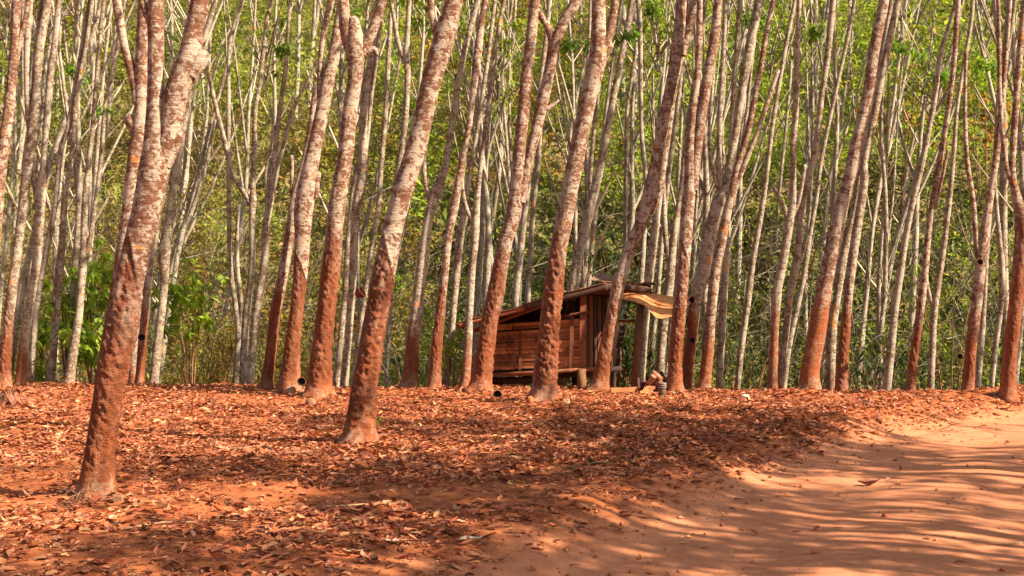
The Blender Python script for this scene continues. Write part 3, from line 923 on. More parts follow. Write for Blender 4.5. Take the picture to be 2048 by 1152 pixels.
traced_tree('t19', 24, 'slim grey rubber tree curving up from behind the pale pair',
    [(1567, 784, 11), (1578, 690, 12), (1592, 625, 12), (1606, 560, 11), (1618, 480, 10), (1632, 400, 9), (1646, 300, 9), (1690, 100, 8), (1710, 0, 8)], dust=0, kind='thin')
traced_tree('t20', 22, 'grey rubber tree in the gap between the hut side trees and dead twigs',
    [(1438, 787, 14), (1442, 700, 15), (1447, 600, 15), (1451, 520, 14), (1452, 440, 13), (1460, 330, 11), (1466, 200, 10), (1480, 0, 9)], dust=0.5)
traced_tree('t21', 22.5, 'mottled grey rubber tree leaning right behind the forked dead twigs',
    [(1474, 789, 12), (1482, 700, 13), (1496, 600, 13), (1506, 520, 12), (1520, 440, 11), (1532, 360, 10), (1545, 250, 9), (1570, 100, 9), (1590, 0, 8)], dust=0.3)
traced_tree('n4', 20.3, 'wide dark rubber tree with a sharp red tapping edge and a short red stub',
    [(578, 786, 40), (584, 700, 31), (593, 625, 27), (600, 550, 29), (605, 475, 32), (607, 420, 38), (613, 375, 36), (628, 300, 29), (644, 225, 27), (658, 150, 26), (667, 112, 24), (676, 50, 18), (684, 0, 16)],
    [[(640, 200, 14), (641, 130, 12), (647, 70, 12), (663, 0, 16)]], [[(632, 395, 11), (634, 365, 12), (637, 345, 10)]], dust=1.9, tap=2.05, lump=0.16, hi=True)
traced_tree('n3', 20.6, 'dusty rubber tree leaning right beside the wide one, with a dead upright stick branch',
    [(531, 786, 24), (542, 700, 21), (551, 625, 22), (566, 550, 21), (579, 475, 20), (590, 405, 20), (604, 345, 16), (617, 290, 15), (626, 225, 15), (634, 170, 14)],
    [[(588, 410, 10), (583, 385, 8), (584, 350, 7), (584, 312, 7)]], dust=1.6, tap=1.7, lump=0.2, hi=True)
traced_tree('na', 24.2, 'leftmost pale stem of the white tree trio left of the wide dark trunk',
    [(470, 783, 14), (477, 672, 13), (472, 617, 12), (464, 562, 11), (459, 489, 10), (458, 416, 10), (457, 255, 9), (458, 109, 8), (467, 55, 8), (484, 0, 7)], [[(481, 650, 10), (483, 610, 9), (475, 540, 9), (474, 470, 8), (476, 410, 7)]], dust=0, kind='far')
traced_tree('nb', 23.8, 'white rubber tree with a wide V fork on a reddish knot',
    [(485, 785, 15), (492, 635, 15), (499, 581, 13), (505, 508, 13), (504, 435, 13), (506, 405, 15), (506, 365, 11), (509, 274, 10), (511, 219, 9), (520, 164, 9), (527, 100, 8), (534, 36, 8), (544, 0, 7)],
    [[(503, 412, 11), (491, 390, 11), (466, 346, 10), (447, 274, 10), (429, 201, 9), (417, 146, 8), (400, 60, 7), (392, 0, 7)]], dust=0, kind='far')
traced_tree('nc', 23.2, 'pale rubber tree with a dusty foot, right of the white V forked one',
    [(500, 785, 17), (506, 690, 15), (517, 599, 18), (529, 526, 16), (532, 453, 16), (541, 400, 14), (546, 346, 12), (555, 255, 10), (565, 182, 9), (574, 109, 9), (578, 36, 8), (581, 0, 7)],
    [[(547, 385, 9), (553, 350, 8), (571, 274, 8), (586, 219, 7), (615, 164, 6), (640, 110, 5)], [(538, 410, 8), (532, 350, 7), (540, 300, 6), (548, 250, 6)]], dust=0.5, kind='far')
traced_tree('l1', 21.5, 'darker rubber tree near the left edge with a tall scraped panel and double stem',
    [(8, 765, 24), (15, 662, 20), (23, 587, 21), (34, 512, 19), (45, 420, 19), (54, 337, 20), (66, 262, 23), (73, 187, 16), (77, 112, 17), (88, 45, 16), (96, 0, 15)],
    [[(62, 262, 13), (56, 225, 12), (54, 112, 13), (59, 0, 14)]], dust=1.2, tap=1.6, hi=True, kind='far')
traced_tree('l2', 19.5, 'mottled rubber tree cut by the left edge of the picture',
    [(-30, 790, 26), (-22, 600, 24), (-10, 470, 23), (2, 337, 22), (12, 262, 22), (24, 160, 20), (31, 75, 20), (34, 0, 19)],
    [[(5, 300, 12), (14, 214, 11), (28, 145, 10), (42, 75, 10), (58, 0, 10)]], dust=1.2)
traced_tree('l3', 21.6, 'grey rubber tree with a knotted triple fork in the left tree group',
    [(41, 768, 19), (51, 662, 18), (63, 587, 17), (75, 512, 18), (79, 432, 19), (80, 395, 26), (85, 337, 11), (95, 225, 15), (101, 150, 13), (111, 75, 12), (118, 0, 11)],
    [[(75, 400, 12), (66, 340, 12), (64, 260, 11), (68, 150, 9), (82, 0, 9)]], dust=0.8, tap=0.9)
traced_tree('l4', 22.5, 'grey rubber tree leaning right across the left tree group',
    [(60, 768, 17), (67, 700, 14), (72, 625, 13), (84, 550, 13), (98, 475, 12), (110, 410, 10), (122, 300, 11), (136, 258, 11), (143, 220, 11), (152, 168, 11), (161, 112, 9), (173, 37, 9), (180, 0, 8)], dust=0.4)
traced_tree('l5', 22.5, 'pale slim rubber tree left of the low forked one among green saplings',
    [(102, 770, 16), (110, 662, 14), (118, 587, 12), (123, 512, 13), (130, 400, 12), (140, 337, 10), (148, 262, 10), (152, 200, 10), (170, 100, 9), (184, 0, 8)], [[(116, 640, 8), (112, 560, 7), (122, 470, 6)]], dust=0)
traced_tree('l6', 22, 'pale rubber tree forking low into a Y among green saplings',
    [(138, 771, 20), (147, 700, 18), (156, 643, 16), (162, 587, 15), (166, 525, 16), (168, 480, 13), (169, 420, 13), (176, 337, 11), (185, 262, 10), (190, 200, 9), (200, 80, 8), (208, 0, 8)],
    [[(168, 520, 11), (178, 490, 9), (186, 440, 9), (193, 390, 9), (204, 300, 8), (211, 206, 7), (228, 131, 9), (240, 60, 8), (250, 0, 7)]], dust=0.2)
traced_tree('m1', 22.5, 'pale rubber tree just right of the nearest trunk with a knot at mid height',
    [(306, 780, 18), (314, 700, 18), (323, 625, 17), (329, 550, 18), (328, 510, 25), (339, 437, 18), (344, 395, 17), (353, 337, 15), (366, 262, 13), (380, 187, 12), (394, 150, 11), (409, 75, 11), (432, 0, 10)], dust=0.2, kind='far')
traced_tree('m2', 22.0, 'reddish rubber tree holding a black cup right of the nearest trunk',
    [(277, 780, 16), (284, 700, 17), (290, 625, 16), (297, 550, 17), (307, 490, 14), (318, 437, 10), (330, 380, 10), (350, 260, 9), (370, 120, 9), (390, 0, 8)], dust=1.3, tap=1.8, kind='far')
traced_tree('m3', 22.4, 'slim grey rubber tree hugging the right side of the nearest trunk foot',
    [(263, 780, 13), (268, 700, 13), (274, 640, 13), (285, 560, 12), (300, 470, 11), (316, 400, 10)], dust=0.6, kind='far', crown=False)
traced_tree('m4', 25, 'thin white rubber tree splitting into two narrow stems right of the nearest trunk',
    [(314, 780, 11), (326, 700, 13), (337, 625, 11), (349, 550, 11), (355, 512, 9), (366, 460, 10), (378, 437, 9), (391, 400, 8), (412, 330, 7), (430, 240, 6)],
    [[(352, 530, 7), (362, 490, 6), (374, 440, 6), (386, 395, 6), (400, 340, 5)]], dust=0, kind='thin', crown=False)
traced_tree('p1', 20.8, 'rubber tree with a U shaped fork behind the large leaning one',
    [(818, 786, 30), (824, 700, 27), (833, 625, 25), (841, 550, 23), (851, 475, 20), (862, 415, 19), (868, 392, 22), (890, 337, 15), (902, 262, 14), (914, 187, 13), (926, 112, 12), (946, 37, 12), (955, 0, 11)],
    [[(864, 402, 14), (852, 370, 11), (848, 330, 10), (853, 280, 9), (858, 230, 8)]], dust=1.1, tap=0.9)
traced_tree('p2', 20.3, 'slim orange footed rubber tree between the large leaning one and the hut',
    [(868, 786, 24), (872, 700, 22), (880, 625, 19), (889, 550, 16), (897, 475, 16), (909, 412, 18), (922, 337, 14), (936, 262, 12), (946, 187, 13), (955, 112, 17), (964, 37, 12), (970, 0, 12)], dust=1.2, tap=1.75, hi=True)
traced_tree('p3', 22, 'grey rubber tree with a split bark scar left of the hut eave',
    [(891, 786, 14), (903, 662, 13), (913, 550, 15), (920, 475, 16), (926, 432, 12), (934, 380, 10), (956, 250, 9), (975, 120, 9), (990, 0, 8)], [[(920, 480, 9), (930, 440, 9), (934, 410, 7)]], dust=0.3)
traced_tree('p4', 21, 'grey rubber tree with a smooth Y fork just left of the hut eave',
    [(928, 787, 19), (935, 700, 17), (943, 550, 15), (950, 475, 16), (951, 437, 17), (956, 380, 11), (962, 325, 10), (972, 250, 9), (980, 187, 10), (989, 112, 10), (1000, 40, 9), (1008, 0, 9)],
    [[(947, 445, 10), (936, 425, 10), (928, 400, 9), (924, 360, 8), (932, 300, 7)]], dust=0.9)
traced_tree('q1', 22.2, 'grey rubber tree at the right foot of the knotted reddish one',
    [(671, 784, 13), (683, 662, 12), (690, 580, 11), (696, 480, 10), (706, 380, 10), (722, 300, 9), (740, 150, 8), (756, 0, 8)], dust=0.2)
traced_tree('q2', 22, 'pale pair stemmed rubber tree between the reddish and the large leaning trunks',
    [(687, 785, 16), (698, 662, 14), (706, 550, 16), (709, 475, 17), (714, 410, 20), (726, 337, 20), (728, 225, 17), (742, 120, 14), (758, 0, 13)], [[(716, 420, 10), (727, 360, 9), (733, 300, 9), (742, 200, 8), (754, 110, 8), (766, 0, 7)]], dust=0.3)
traced_tree('q3', 24, 'slim pale rubber tree left of the large leaning trunk at mid height',
    [(704, 782, 11), (716, 690, 10), (728, 600, 10), (746, 480, 10), (757, 412, 10), (762, 337, 10), (771, 225, 10), (779, 75, 9), (784, 0, 8)], dust=0.6)
traced_tree('q4', 23.5, 'pale rubber tree with a high Y fork behind the large leaning trunk',
    [(752, 782, 12), (768, 600, 13), (782, 450, 13), (798, 337, 13), (806, 280, 12), (812, 225, 12), (815, 150, 13), (812, 110, 14), (815, 70, 10), (818, 0, 10)],
    [[(808, 120, 11), (796, 85, 10), (788, 37, 9), (781, 0, 8)]], dust=0.3)
traced_tree('q5', 26, 'thin pale rubber tree right of the large leaning trunk foot',
    [(772, 780, 9), (776, 700, 9), (786, 560, 8), (812, 430, 8), (846, 300, 8), (880, 150, 8), (900, 0, 7)], dust=0, kind='thin')
traced_tree('r1', 24, 'pale rubber tree rising behind the low end of the hut roof',
    [(1020, 760, 16), (1030, 610, 15), (1040, 512, 14), (1052, 400, 13), (1062, 320, 11), (1080, 180, 10), (1100, 0, 9)], dust=0)
traced_tree('r2', 25, 'thin white rubber tree rising behind the middle of the hut roof',
    [(1050, 770, 12), (1056, 600, 12), (1062, 480, 11), (1068, 400, 11), (1076, 320, 11), (1080, 250, 10), (1090, 100, 9), (1098, 0, 8)], dust=0, kind='thin')
traced_tree('r3', 23, 'stout pale rubber tree rising behind the hut roof left of its peak',
    [(1120, 790, 22), (1146, 568, 20), (1165, 475, 19), (1180, 415, 19), (1200, 337, 16), (1214, 262, 14), (1228, 187, 13), (1243, 112, 12), (1258, 37, 12), (1264, 0, 12)],
    [[(1182, 410, 11), (1181, 360, 10), (1186, 280, 9), (1196, 187, 8), (1200, 130, 7)]], dust=0)
traced_tree('r4', 25, 'thin rubber tree with a dark foot just behind the hut roof peak',
    [(1164, 780, 12), (1178, 560, 12), (1183, 500, 12), (1192, 420, 9), (1200, 330, 9), (1215, 200, 8), (1236, 60, 8), (1244, 0, 7)], dust=0, kind='thin')
traced_tree('r5', 26, 'thin white stem broken off at the top above the hut roof',
    [(1246, 790, 9), (1249, 560, 9), (1251, 400, 8), (1254, 225, 8), (1264, 150, 8), (1273, 97, 7)], dust=0, kind='thin', crown=False)
traced_tree('r6', 25, 'wavy grey rubber tree above the hut between the two leaning trunks',
    [(1270, 790, 12), (1282, 560, 12), (1292, 400, 10), (1290, 337, 10), (1283, 262, 9), (1281, 112, 9), (1280, 40, 10), (1276, 0, 10)], dust=0, kind='thin')
traced_tree('r7', 23, 'mottled grey rubber tree rising behind the awning',
    [(1280, 785, 17), (1290, 640, 18), (1297, 568, 18), (1308, 475, 17), (1317, 400, 15), (1330, 300, 12), (1346, 200, 11), (1374, 60, 10), (1384, 0, 10)], dust=0.3)
traced_tree('r8', 23.5, 'bulging grey rubber tree with a curved side stem behind the awning',
    [(1318, 785, 20), (1326, 660, 19), (1338, 575, 20), (1344, 510, 18), (1352, 440, 13), (1362, 380, 11), (1376, 250, 10), (1400, 90, 9), (1410, 0, 9)], [[(1340, 530, 12), (1332, 480, 12), (1328, 420, 11), (1327, 360, 9), (1332, 260, 8)]], dust=0.2)
traced_tree('r9', 24.5, 'narrow grey rubber tree under the awning beside the bulging one',
    [(1298, 785, 11), (1306, 680, 12), (1314, 600, 11), (1324, 480, 10), (1340, 330, 9), (1366, 120, 8), (1378, 0, 8)], dust=0)
traced_tree('s1', 23.5, 'thin grey rubber tree between the black knot tree and the right edge',
    [(1982, 790, 10), (1990, 700, 11), (2002, 610, 11), (2004, 540, 12), (1998, 470, 10), (1992, 400, 8), (1990, 330, 8), (1996, 200, 8), (2010, 80, 8), (2016, 0, 7)], dust=0.2)

def near_tree(px):
    return min((o for o in SC.objects if o.name.startswith('rubber_tree') and o.parent is None and o.location.y > 20), key=lambda o: abs(1024 + o.location.x / o.location.y * FPX - px))
for px, py, d_, w_, n_ in ((1155, 80, 21.8, 62, 90), (1252, 66, 22.4, 40, 50), (562, 92, 22.8, 46, 55), (690, 18, 23.5, 40, 40), (1822, 95, 22.4, 60, 70), (1880, 150, 23, 44, 50), (1305, 8, 22, 60, 60),
                           (150, 135, 23, 50, 55), (880, 55, 23.5, 50, 50), (1640, 60, 23.2, 60, 70), (1500, 30, 23.5, 54, 60), (205, 215, 23.5, 36, 36), (1975, 130, 22.5, 54, 60), (330, 60, 24, 44, 40)):
    leaf_spray(near_tree(px - 0.06 * (780 - py)), px, py, d_, w_, n_)

# ------------------------------------------------------------------ background trees: a few kinds, copied
def bg_tree_proto(seed):
    r = random.Random(seed)
    t = thing('slender_rubber_tree', 'x', 'tree', (0, 0, 0), 'thin rubber trees beyond the plateau')
    H = r.uniform(10, 13)
    R0 = r.uniform(0.05, 0.09)
    lean = r.uniform(0.03, 0.16)
    fork = r.uniform(2.2, 6.5)
    def stem(p, dv, r0, length, n):
        pts = [[*p, r0]]
        cur = np.array(p, float)
        dv = np.array(dv, float)
        for k in range(n):
            dv = dv + np.array([r.uniform(-.05, .05), r.uniform(-.05, .05), 0.05])
            dv /= np.linalg.norm(dv)
            cur = cur + dv * length / n
            pts.append([*cur, r0 * (1 - 0.6 * (k + 1) / n)])
        return np.array(pts)
    W = stem((0, 0, -0.4), (lean, r.uniform(-.05, .05), 1), R0, fork + 0.4, 4)
    W[:, 3] = R0 * np.linspace(1.1, 0.85, len(W))
    tip = W[-1]
    dv0 = (W[-1] - W[-2])[:3]
    dv0 /= np.linalg.norm(dv0)
    main = stem(tip[:3], dv0 + np.array([r.uniform(-.1, .12), 0, 0]), tip[3] * 0.9, H - fork, 6)
    allp = np.vstack([W, main[1:]])
    stem_mesh('trunk', allp, 0, r.choice([0, 0, 0.5]), 0, 8, 0.22, M_BARKT, t, (0, 0, 0), 0, seed, flare=False)
    ends = [allp[-1]]
    nk = r.choice([1, 1, 2, 2, 3])
    t['kind_of_fork'] = ('two-stemmed', 'three-stemmed', 'many-stemmed')[nk - 1] + (' low-forking' if fork < 4.2 else ' high-forking')
    for k in range(nk):
        q = allp[min(len(W) - 1 + (k if k else 0), len(allp) - 3)]
        s = r.choice([-1, 1])
        B = stem(q[:3], (dv0[0] + s * r.uniform(.2, .5), r.uniform(-.3, .3), 1), q[3] * r.uniform(0.55, 0.8), (H - q[2]) * r.uniform(0.6, 0.95), 6)
        stem_mesh('branch', B, 0, 0, 0, 6, 0.25, M_BARKT, t, (0, 0, 0), 0, seed + k, flare=False)
        ends.append(B[-1])
    # a couple of thin bare side twigs
    mb = MB()
    for k in range(6):
        q = allp[r.randint(3, len(allp) - 2)]
        s = r.choice([-1, 1])
        B = catmull(stem(q[:3], (s * r.uniform(.25, .8), r.uniform(-.5, .5), r.uniform(0.6, 1.2)), q[3] * 0.28 + 0.006, r.uniform(0.8, 2.4), 4), 0.4)
        mb.tube(B[:, :3], B[:, 3], 4, cap=False)
    o = mb.build('twigs', M_TWIG, t, True)
    o['kind'] = 'stuff'
    for E in ends:
        if r.random() < 0.35: add_crown(t, E[:3] + np.array([0, 0, -0.3]), r.uniform(0.9, 1.3), thin=True)
        if r.random() < 0.12:
            add_crown(t, E[:3] + np.array([r.uniform(-.8, .8), r.uniform(-.8, .8), r.uniform(-2.6, -1.2)]), r.uniform(0.7, 1.0), thin=True)
    return t

def copy_tree(o):
    c = o.copy()
    COL.objects.link(c)
    for ch in o.children:
        k = ch.copy()
        k.parent = c
        COL.objects.link(k)
    return c

PROTO = [bg_tree_proto(300 + k) for k in range(14)]
used = set()
rb = random.Random(77)
spots = []
while len(spots) < 104:
    y = 23.5 + 20 * rb.random() ** 0.9
    x = rb.uniform(-0.44, 0.44) * y
    if any((x - a) ** 2 + (y - b) ** 2 < 0.55 ** 2 for a, b in spots): continue
    if 0 < x < 4 and y < 25: continue
    spots.append((x, y))
for i, (x, y) in enumerate(spots):
    p = PROTO[i % len(PROTO)]
    o = p if i < len(PROTO) else copy_tree(p)
    o.location = (x, y, tz(x, y))
    mx = 1024 + (x + 0.25) / y * FPX
    region = ('beside the left picture edge' if mx < 130 else 'left of the nearest trunk' if mx < 290 else 'between nearest trunk and white V forked tree' if mx < 490 else
              'between white V forked and reddish knotted trees' if mx < 680 else 'around the large leaning trunk' if mx < 900 else 'left of the hut roof' if mx < 1060 else
              'above the hut roof' if mx < 1230 else 'above the awning' if mx < 1400 else 'between awning and stubby knotted tree' if mx < 1540 else
              'around the orange dusted trunk' if mx < 1740 else 'left of the black knotted tree' if mx < 1940 else 'beside the right picture edge')
    o['label'] = '%s rubber tree %s %s' % (o['kind_of_fork'], 'in the gully' if y < 28.5 else 'on lower hillside' if y < 35 else 'on upper hillside', region)
    s = rb.uniform(0.85, 1.15)
    o.scale = (s, s, s)
    o.rotation_euler = (0, 0, rb.uniform(-0.7, 0.7))

# trees out on the right of the road and beside the camera: their crowns throw the dappled shade
def shade_tree_proto(seed):
    r = random.Random(seed)
    t = thing('rubber_tree', 'tall rubber tree outside the right picture edge throwing its shadow over the road', 'tree', (0, 0, 0), 'rubber trees right of the road')
    H, fork = r.uniform(8.5, 11), r.uniform(2.2, 3.6)
    W = np.array([[0, 0, -0.3, .15], [0.1, 0, fork * .5, .13], [0.3, 0, fork, .125]])
    stem_mesh('trunk', W, 0, 1.6, 0, 14, 0.12, M_BARK, t, (0, 0, 0), 0, seed)
    for k in range(3):
        a = k * 2.1 + r.uniform(0, 1)
        B = np.array([[0.3, 0, fork - .1, .09], [0.3 + .5 * cos(a), .5 * sin(a), fork + 1.6, .075], [0.5 + .9 * cos(a), .9 * sin(a), fork + 3.6, .05], [0.7 + 1.3 * cos(a), 1.3 * sin(a), H - r.uniform(0, 1.2), .025]])
        stem_mesh('branch', B, 0, 0, 0, 8, 0.25, M_BARK, t, (0, 0, 0), 0, seed + k, flare=False)
        add_crown(t, B[-1, :3], r.uniform(1.1, 1.4))
        if k == 1: add_crown(t, B[-1, :3] + np.array([r.uniform(-.9, .9), r.uniform(-.9, .9), -1.5]), r.uniform(0.9, 1.2))
    return t
SH = [shade_tree_proto(700 + k) for k in range(4)]
n_sh = 0
for gy in np.arange(-3.0, 22, 3.4):
    for gx in np.arange(5.5, 24, 3.1):
        x, y = gx + rb.uniform(-.8, .8), gy + rb.uniform(-.8, .8)
        if x < 0.414 * max(y, 0) + 1.3: continue
        if rb.random() < 0.65: continue
        if abs(float(road_dist(np.array([x]), np.array([y]))[0])) < 2.5: continue
        o = SH[n_sh] if n_sh < 4 else copy_tree(SH[n_sh % 4])
        n_sh += 1
        cr_ = [c for c in o.children if c.name.startswith('crown')]
        best = None
        for tr_ in range(40):
            xx, yy, az = x + rb.uniform(-1, 1), y + rb.uniform(-1, 1), rb.uniform(0, 6.28)
            if xx < 0.414 * max(yy, 0) + 1.3: continue
            sc_ = 0
            for c in cr_:
                lx, ly, lz = c.location
                sc_ += blocks((xx + lx * cos(az) - ly * sin(az), yy + lx * sin(az) + ly * cos(az), lz + 0.7), 1.5)
            if best is None or sc_ < best[0]: best = (sc_, xx, yy, az)
        if best:
            x, y, az = best[1:]
        else:
            az = 0
        if best and best[0] > 1 and n_sh > 4:
            for c in list(o.children): bpy.data.objects.remove(c)
            bpy.data.objects.remove(o)
            continue
        o.location = (x, y, tz(x, y))
        o.rotation_euler = (0, 0, az)

DARK = []
for px, py in [(x, y) for y in (1085, 1120, 1148) for x in range(60, 900, 120)] + [(x, y) for y in (915, 940, 965) for x in range(300, 1150, 120)] + [(x, 1000) for x in range(450, 1300, 140)] + [(x, y) for y in (820, 850) for x in (560, 980, 1080, 1250, 1400)] + [(1250, 900), (1350, 930), (1450, 960), (1250, 960), (1700, 1140), (1750, 975), (1900, 980), (1640, 900)]:
    d_ = FPX * CAMH / (py - 576)
    DARK.append(np.array([(px - 1024) / FPX * d_, d_, 0.0]))
DARK = np.array(DARK)
def covers(p, rad, cnt):
    v = np.asarray(p) - DARK
    t = v @ SDV
    dist = np.linalg.norm(v - t[:, None] * SDV, axis=1)
    return (dist < rad)
cnt = np.zeros(len(DARK))
for o in list(SC.objects):
    if o.name.startswith('crown') and o.parent is not None:
        bpy.context.view_layer.update() if cnt.sum() == 0 else None
        cnt += covers(np.array(o.matrix_world.translation) + np.array([0, 0, .7]), 1.4, cnt)
for q in range(16):
    best = None
    src = SH[q % 4]
    cr_ = [np.array(c.location) for c in src.children if c.name.startswith('crown')]
    for tr_ in range(160):
        xx, yy, az = rb.uniform(3.5, 15), rb.uniform(-1, 11), rb.uniform(0, 6.28)
        if xx < 0.414 * max(yy, 0) + 1.3 or abs(float(road_dist(np.array([xx]), np.array([yy]))[0])) < 2.4: continue
        sc_, cv = 0, np.zeros(len(DARK), bool)
        for l in cr_:
            p = (xx + l[0] * cos(az) - l[1] * sin(az), yy + l[0] * sin(az) + l[1] * cos(az), l[2] + 0.7)
            sc_ -= 2.0 * blocks(p, 1.3)
            cv |= covers(p, 1.4, cnt)
        sc_ += float((cv * np.clip(2.2 - cnt, 0, 2)).sum())
        if best is None or sc_ > best[0]: best = (sc_, xx, yy, az, cv)
    if best is None or best[0] < 2: continue
    cnt += best[4]
    o = copy_tree(src)
    o.location = (best[1], best[2], tz(best[1], best[2]))
    o.rotation_euler = (0, 0, best[3])

# ------------------------------------------------------------------ foliage of the hillside
def thicket():
    V, F, C, n = [], [], [], 0
    r = RNG
    K = 5200
    cy = 25.5 + 33 * r.random(K) ** 0.95
    cx = r.uniform(-0.50, 0.50, K) * cy
    gz = terrain(cx, cy, detail=False)
    hmax = 1.6 + 2.8 * (0.5 + n2(cx, cy, 0.16, 71)) + 1.6 * sstep(34, 46, cy)
    hmax = np.where(cy < 30, hmax * 0.75, hmax)
    hz = np.clip(hmax, 0.6, 6) * r.random(K) ** 0.8
    rad = r.uniform(0.45, 1.1, K)
    lf = np.exp(r.normal(0, 0.3, K))
    warm = n2(cx, cy, 0.14, 73, 3)
    for k in range(K):
        m = int(r.integers(70, 130))
        d = r.normal(0, 1, (m, 3))
        d /= np.linalg.norm(d, axis=1)[:, None]
        p = np.array([cx[k], cy[k], gz[k] + hz[k]]) + d * rad[k] * (r.random((m, 1)) ** 0.45) * np.array([1, 1, 0.75])
        high = gz[k] + hz[k]
        right = cx[k] / cy[k]
        u = r.random()
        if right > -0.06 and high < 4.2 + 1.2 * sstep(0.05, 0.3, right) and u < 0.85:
            pal = [((0.042, 0.054, 0.017), 4), ((0.078, 0.095, 0.028), 3), ((0.19, 0.185, 0.056), 1.6)]  # darker leaf colours low on the right imitate the shade under the canopy
        elif warm[k] > 0.2 and u < 0.6:
            pal = [((0.32, 0.20, 0.055), 3), ((0.36, 0.16, 0.05), 1), ((0.26, 0.22, 0.055), 3)]
        elif right < -0.08 and high < 7 and u < 0.7:
            pal = [((0.28, 0.195, 0.075), 3), ((0.26, 0.235, 0.065), 4), ((0.36, 0.28, 0.11), 1)]
        elif right > -0.1:
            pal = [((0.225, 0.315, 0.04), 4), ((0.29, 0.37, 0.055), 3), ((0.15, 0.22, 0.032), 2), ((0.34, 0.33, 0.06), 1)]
        else:
            pal = [((0.28, 0.325, 0.075), 4), ((0.335, 0.375, 0.095), 3), ((0.20, 0.24, 0.055), 2), ((0.36, 0.31, 0.10), 1)]
        L = r.uniform(0.6, 1.3, m) * (0.17 if cy[k] > 30 else 0.12) * lf[k]
        p, L = (p[:max(20, int(m / lf[k] ** 1.6))], L[:max(20, int(m / lf[k] ** 1.6))])
        m = len(p)
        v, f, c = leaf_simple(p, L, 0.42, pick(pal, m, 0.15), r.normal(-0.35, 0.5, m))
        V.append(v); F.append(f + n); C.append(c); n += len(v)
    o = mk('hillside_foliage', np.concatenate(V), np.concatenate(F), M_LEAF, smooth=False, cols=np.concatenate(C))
    o['kind'] = 'stuff'
thicket()

def bare_twigs():
    V, F, n = [], [], 0
    r = RNG
    TY = 23.5 + 22 * r.random(4600)
    TX = r.uniform(-0.46, 0.46, 4600) * TY
    TZ = terrain(TX, TY)
    for k in range(4600):
        x, y = TX[k], TY[k]
        z = TZ[k] + r.random() ** 1.5 * (3.5 + 0.12 * (y - 23))
        L = r.uniform(0.5, 2.2)
        dv = np.array([r.normal(0.15, 0.55), r.normal(0, 0.4), abs(r.normal(0.9, 0.5))])
        dv /= np.linalg.norm(dv)
        bend = r.normal(0, 0.16, 3) * L
        p0 = np.array([x, y, z])
        P = np.array([p0, p0 + dv * L * 0.5 + bend, p0 + dv * L])
        r0 = 0.005 + 0.011 * r.random() ** 1.6
        v, f = tube(P, [r0, r0 * 0.8, r0 * 0.35], 3)
        V.append(v); F.append(f + n); n += len(v)
        if r.random() < 0.6:
            dv2 = dv + r.normal(0, 0.5, 3)
            v, f = tube(np.array([P[1], P[1] + dv2 * L * 0.25 + bend * 0.2, P[1] + dv2 * L * 0.5]), [r0 * .7, r0 * .5, r0 * .2], 3)
            V.append(v); F.append(f + n); n += len(v)
    o = mk('undergrowth_twigs', np.concatenate(V), np.concatenate(F), M_TWIG)
    o['kind'] = 'stuff'
bare_twigs()

def shrub(name, label, cat, px, py, d, h, w, pal, leafL, nleaf, asp=0.36, group=None, droop=-0.6, stems=5, stem_mat=None):
    """a bush rooted on the ground at pixel column px, its crown centred on py"""
    x = (px - 1024) / FPX * d
    gz = tz(x, d)
    zc = CAMH + (576 - py) / FPX * d - gz
    t = thing(name, label, cat, (x, d, gz), group)
    r = RNG
    mb = MB()
    tips = []
    for k in range(stems):
        a = r.uniform(0, 2 * pi)
        q = r.uniform(0.4, 1.0)
        tip = np.array([cos(a) * w * 0.45 * q, sin(a) * w * 0.45 * q, max(0.2, zc + r.uniform(-0.4, 0.5) * h)])
        P = np.array([[0.03 * cos(a), 0.03 * sin(a), -0.1], tip * np.array([.4, .4, .55]), tip])
        mb.tube(P, [0.018, 0.013, 0.005], 5, cap=False)
        tips.append(P)
    mb.build('stem', stem_mat or M_STICK, t, True)
    P = []
    for k in range(max(3, nleaf // 9)):
        T = tips[int(r.integers(len(tips)))]
        s = r.uniform(0.45, 1.0)
        c = T[1] * (1 - s) + T[2] * s + r.normal(0, 0.13, 3) * np.array([w, w, h])
        c[2] = max(c[2], 0.08)
        P.append(c + r.normal(0, 0.025, (9, 3)))
    P = np.concatenate(P)
    m = len(P)
    v, f, c = leaf_batch(P, r.uniform(0.7, 1.2, m) * leafL, asp, 0.3, pick(pal, m, 0.2), droop=r.normal(droop, 0.35, m), fold=0.15, curl=-0.15)
    mk('foliage', v, f, M_LEAF, t, False, cols=c)
    return t
BRIGHT = [((0.26, 0.37, 0.04), 4), ((0.33, 0.43, 0.055), 3), ((0.17, 0.26, 0.03), 2)]
YEL = [((0.25, 0.18, 0.04), 3), ((0.19, 0.17, 0.04), 3), ((0.30, 0.17, 0.045), 1)]
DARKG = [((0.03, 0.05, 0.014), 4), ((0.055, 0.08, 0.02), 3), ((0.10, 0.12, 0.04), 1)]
ORNG = [((0.36, 0.15, 0.05), 3), ((0.40, 0.23, 0.06), 2), ((0.27, 0.20, 0.05), 3)]
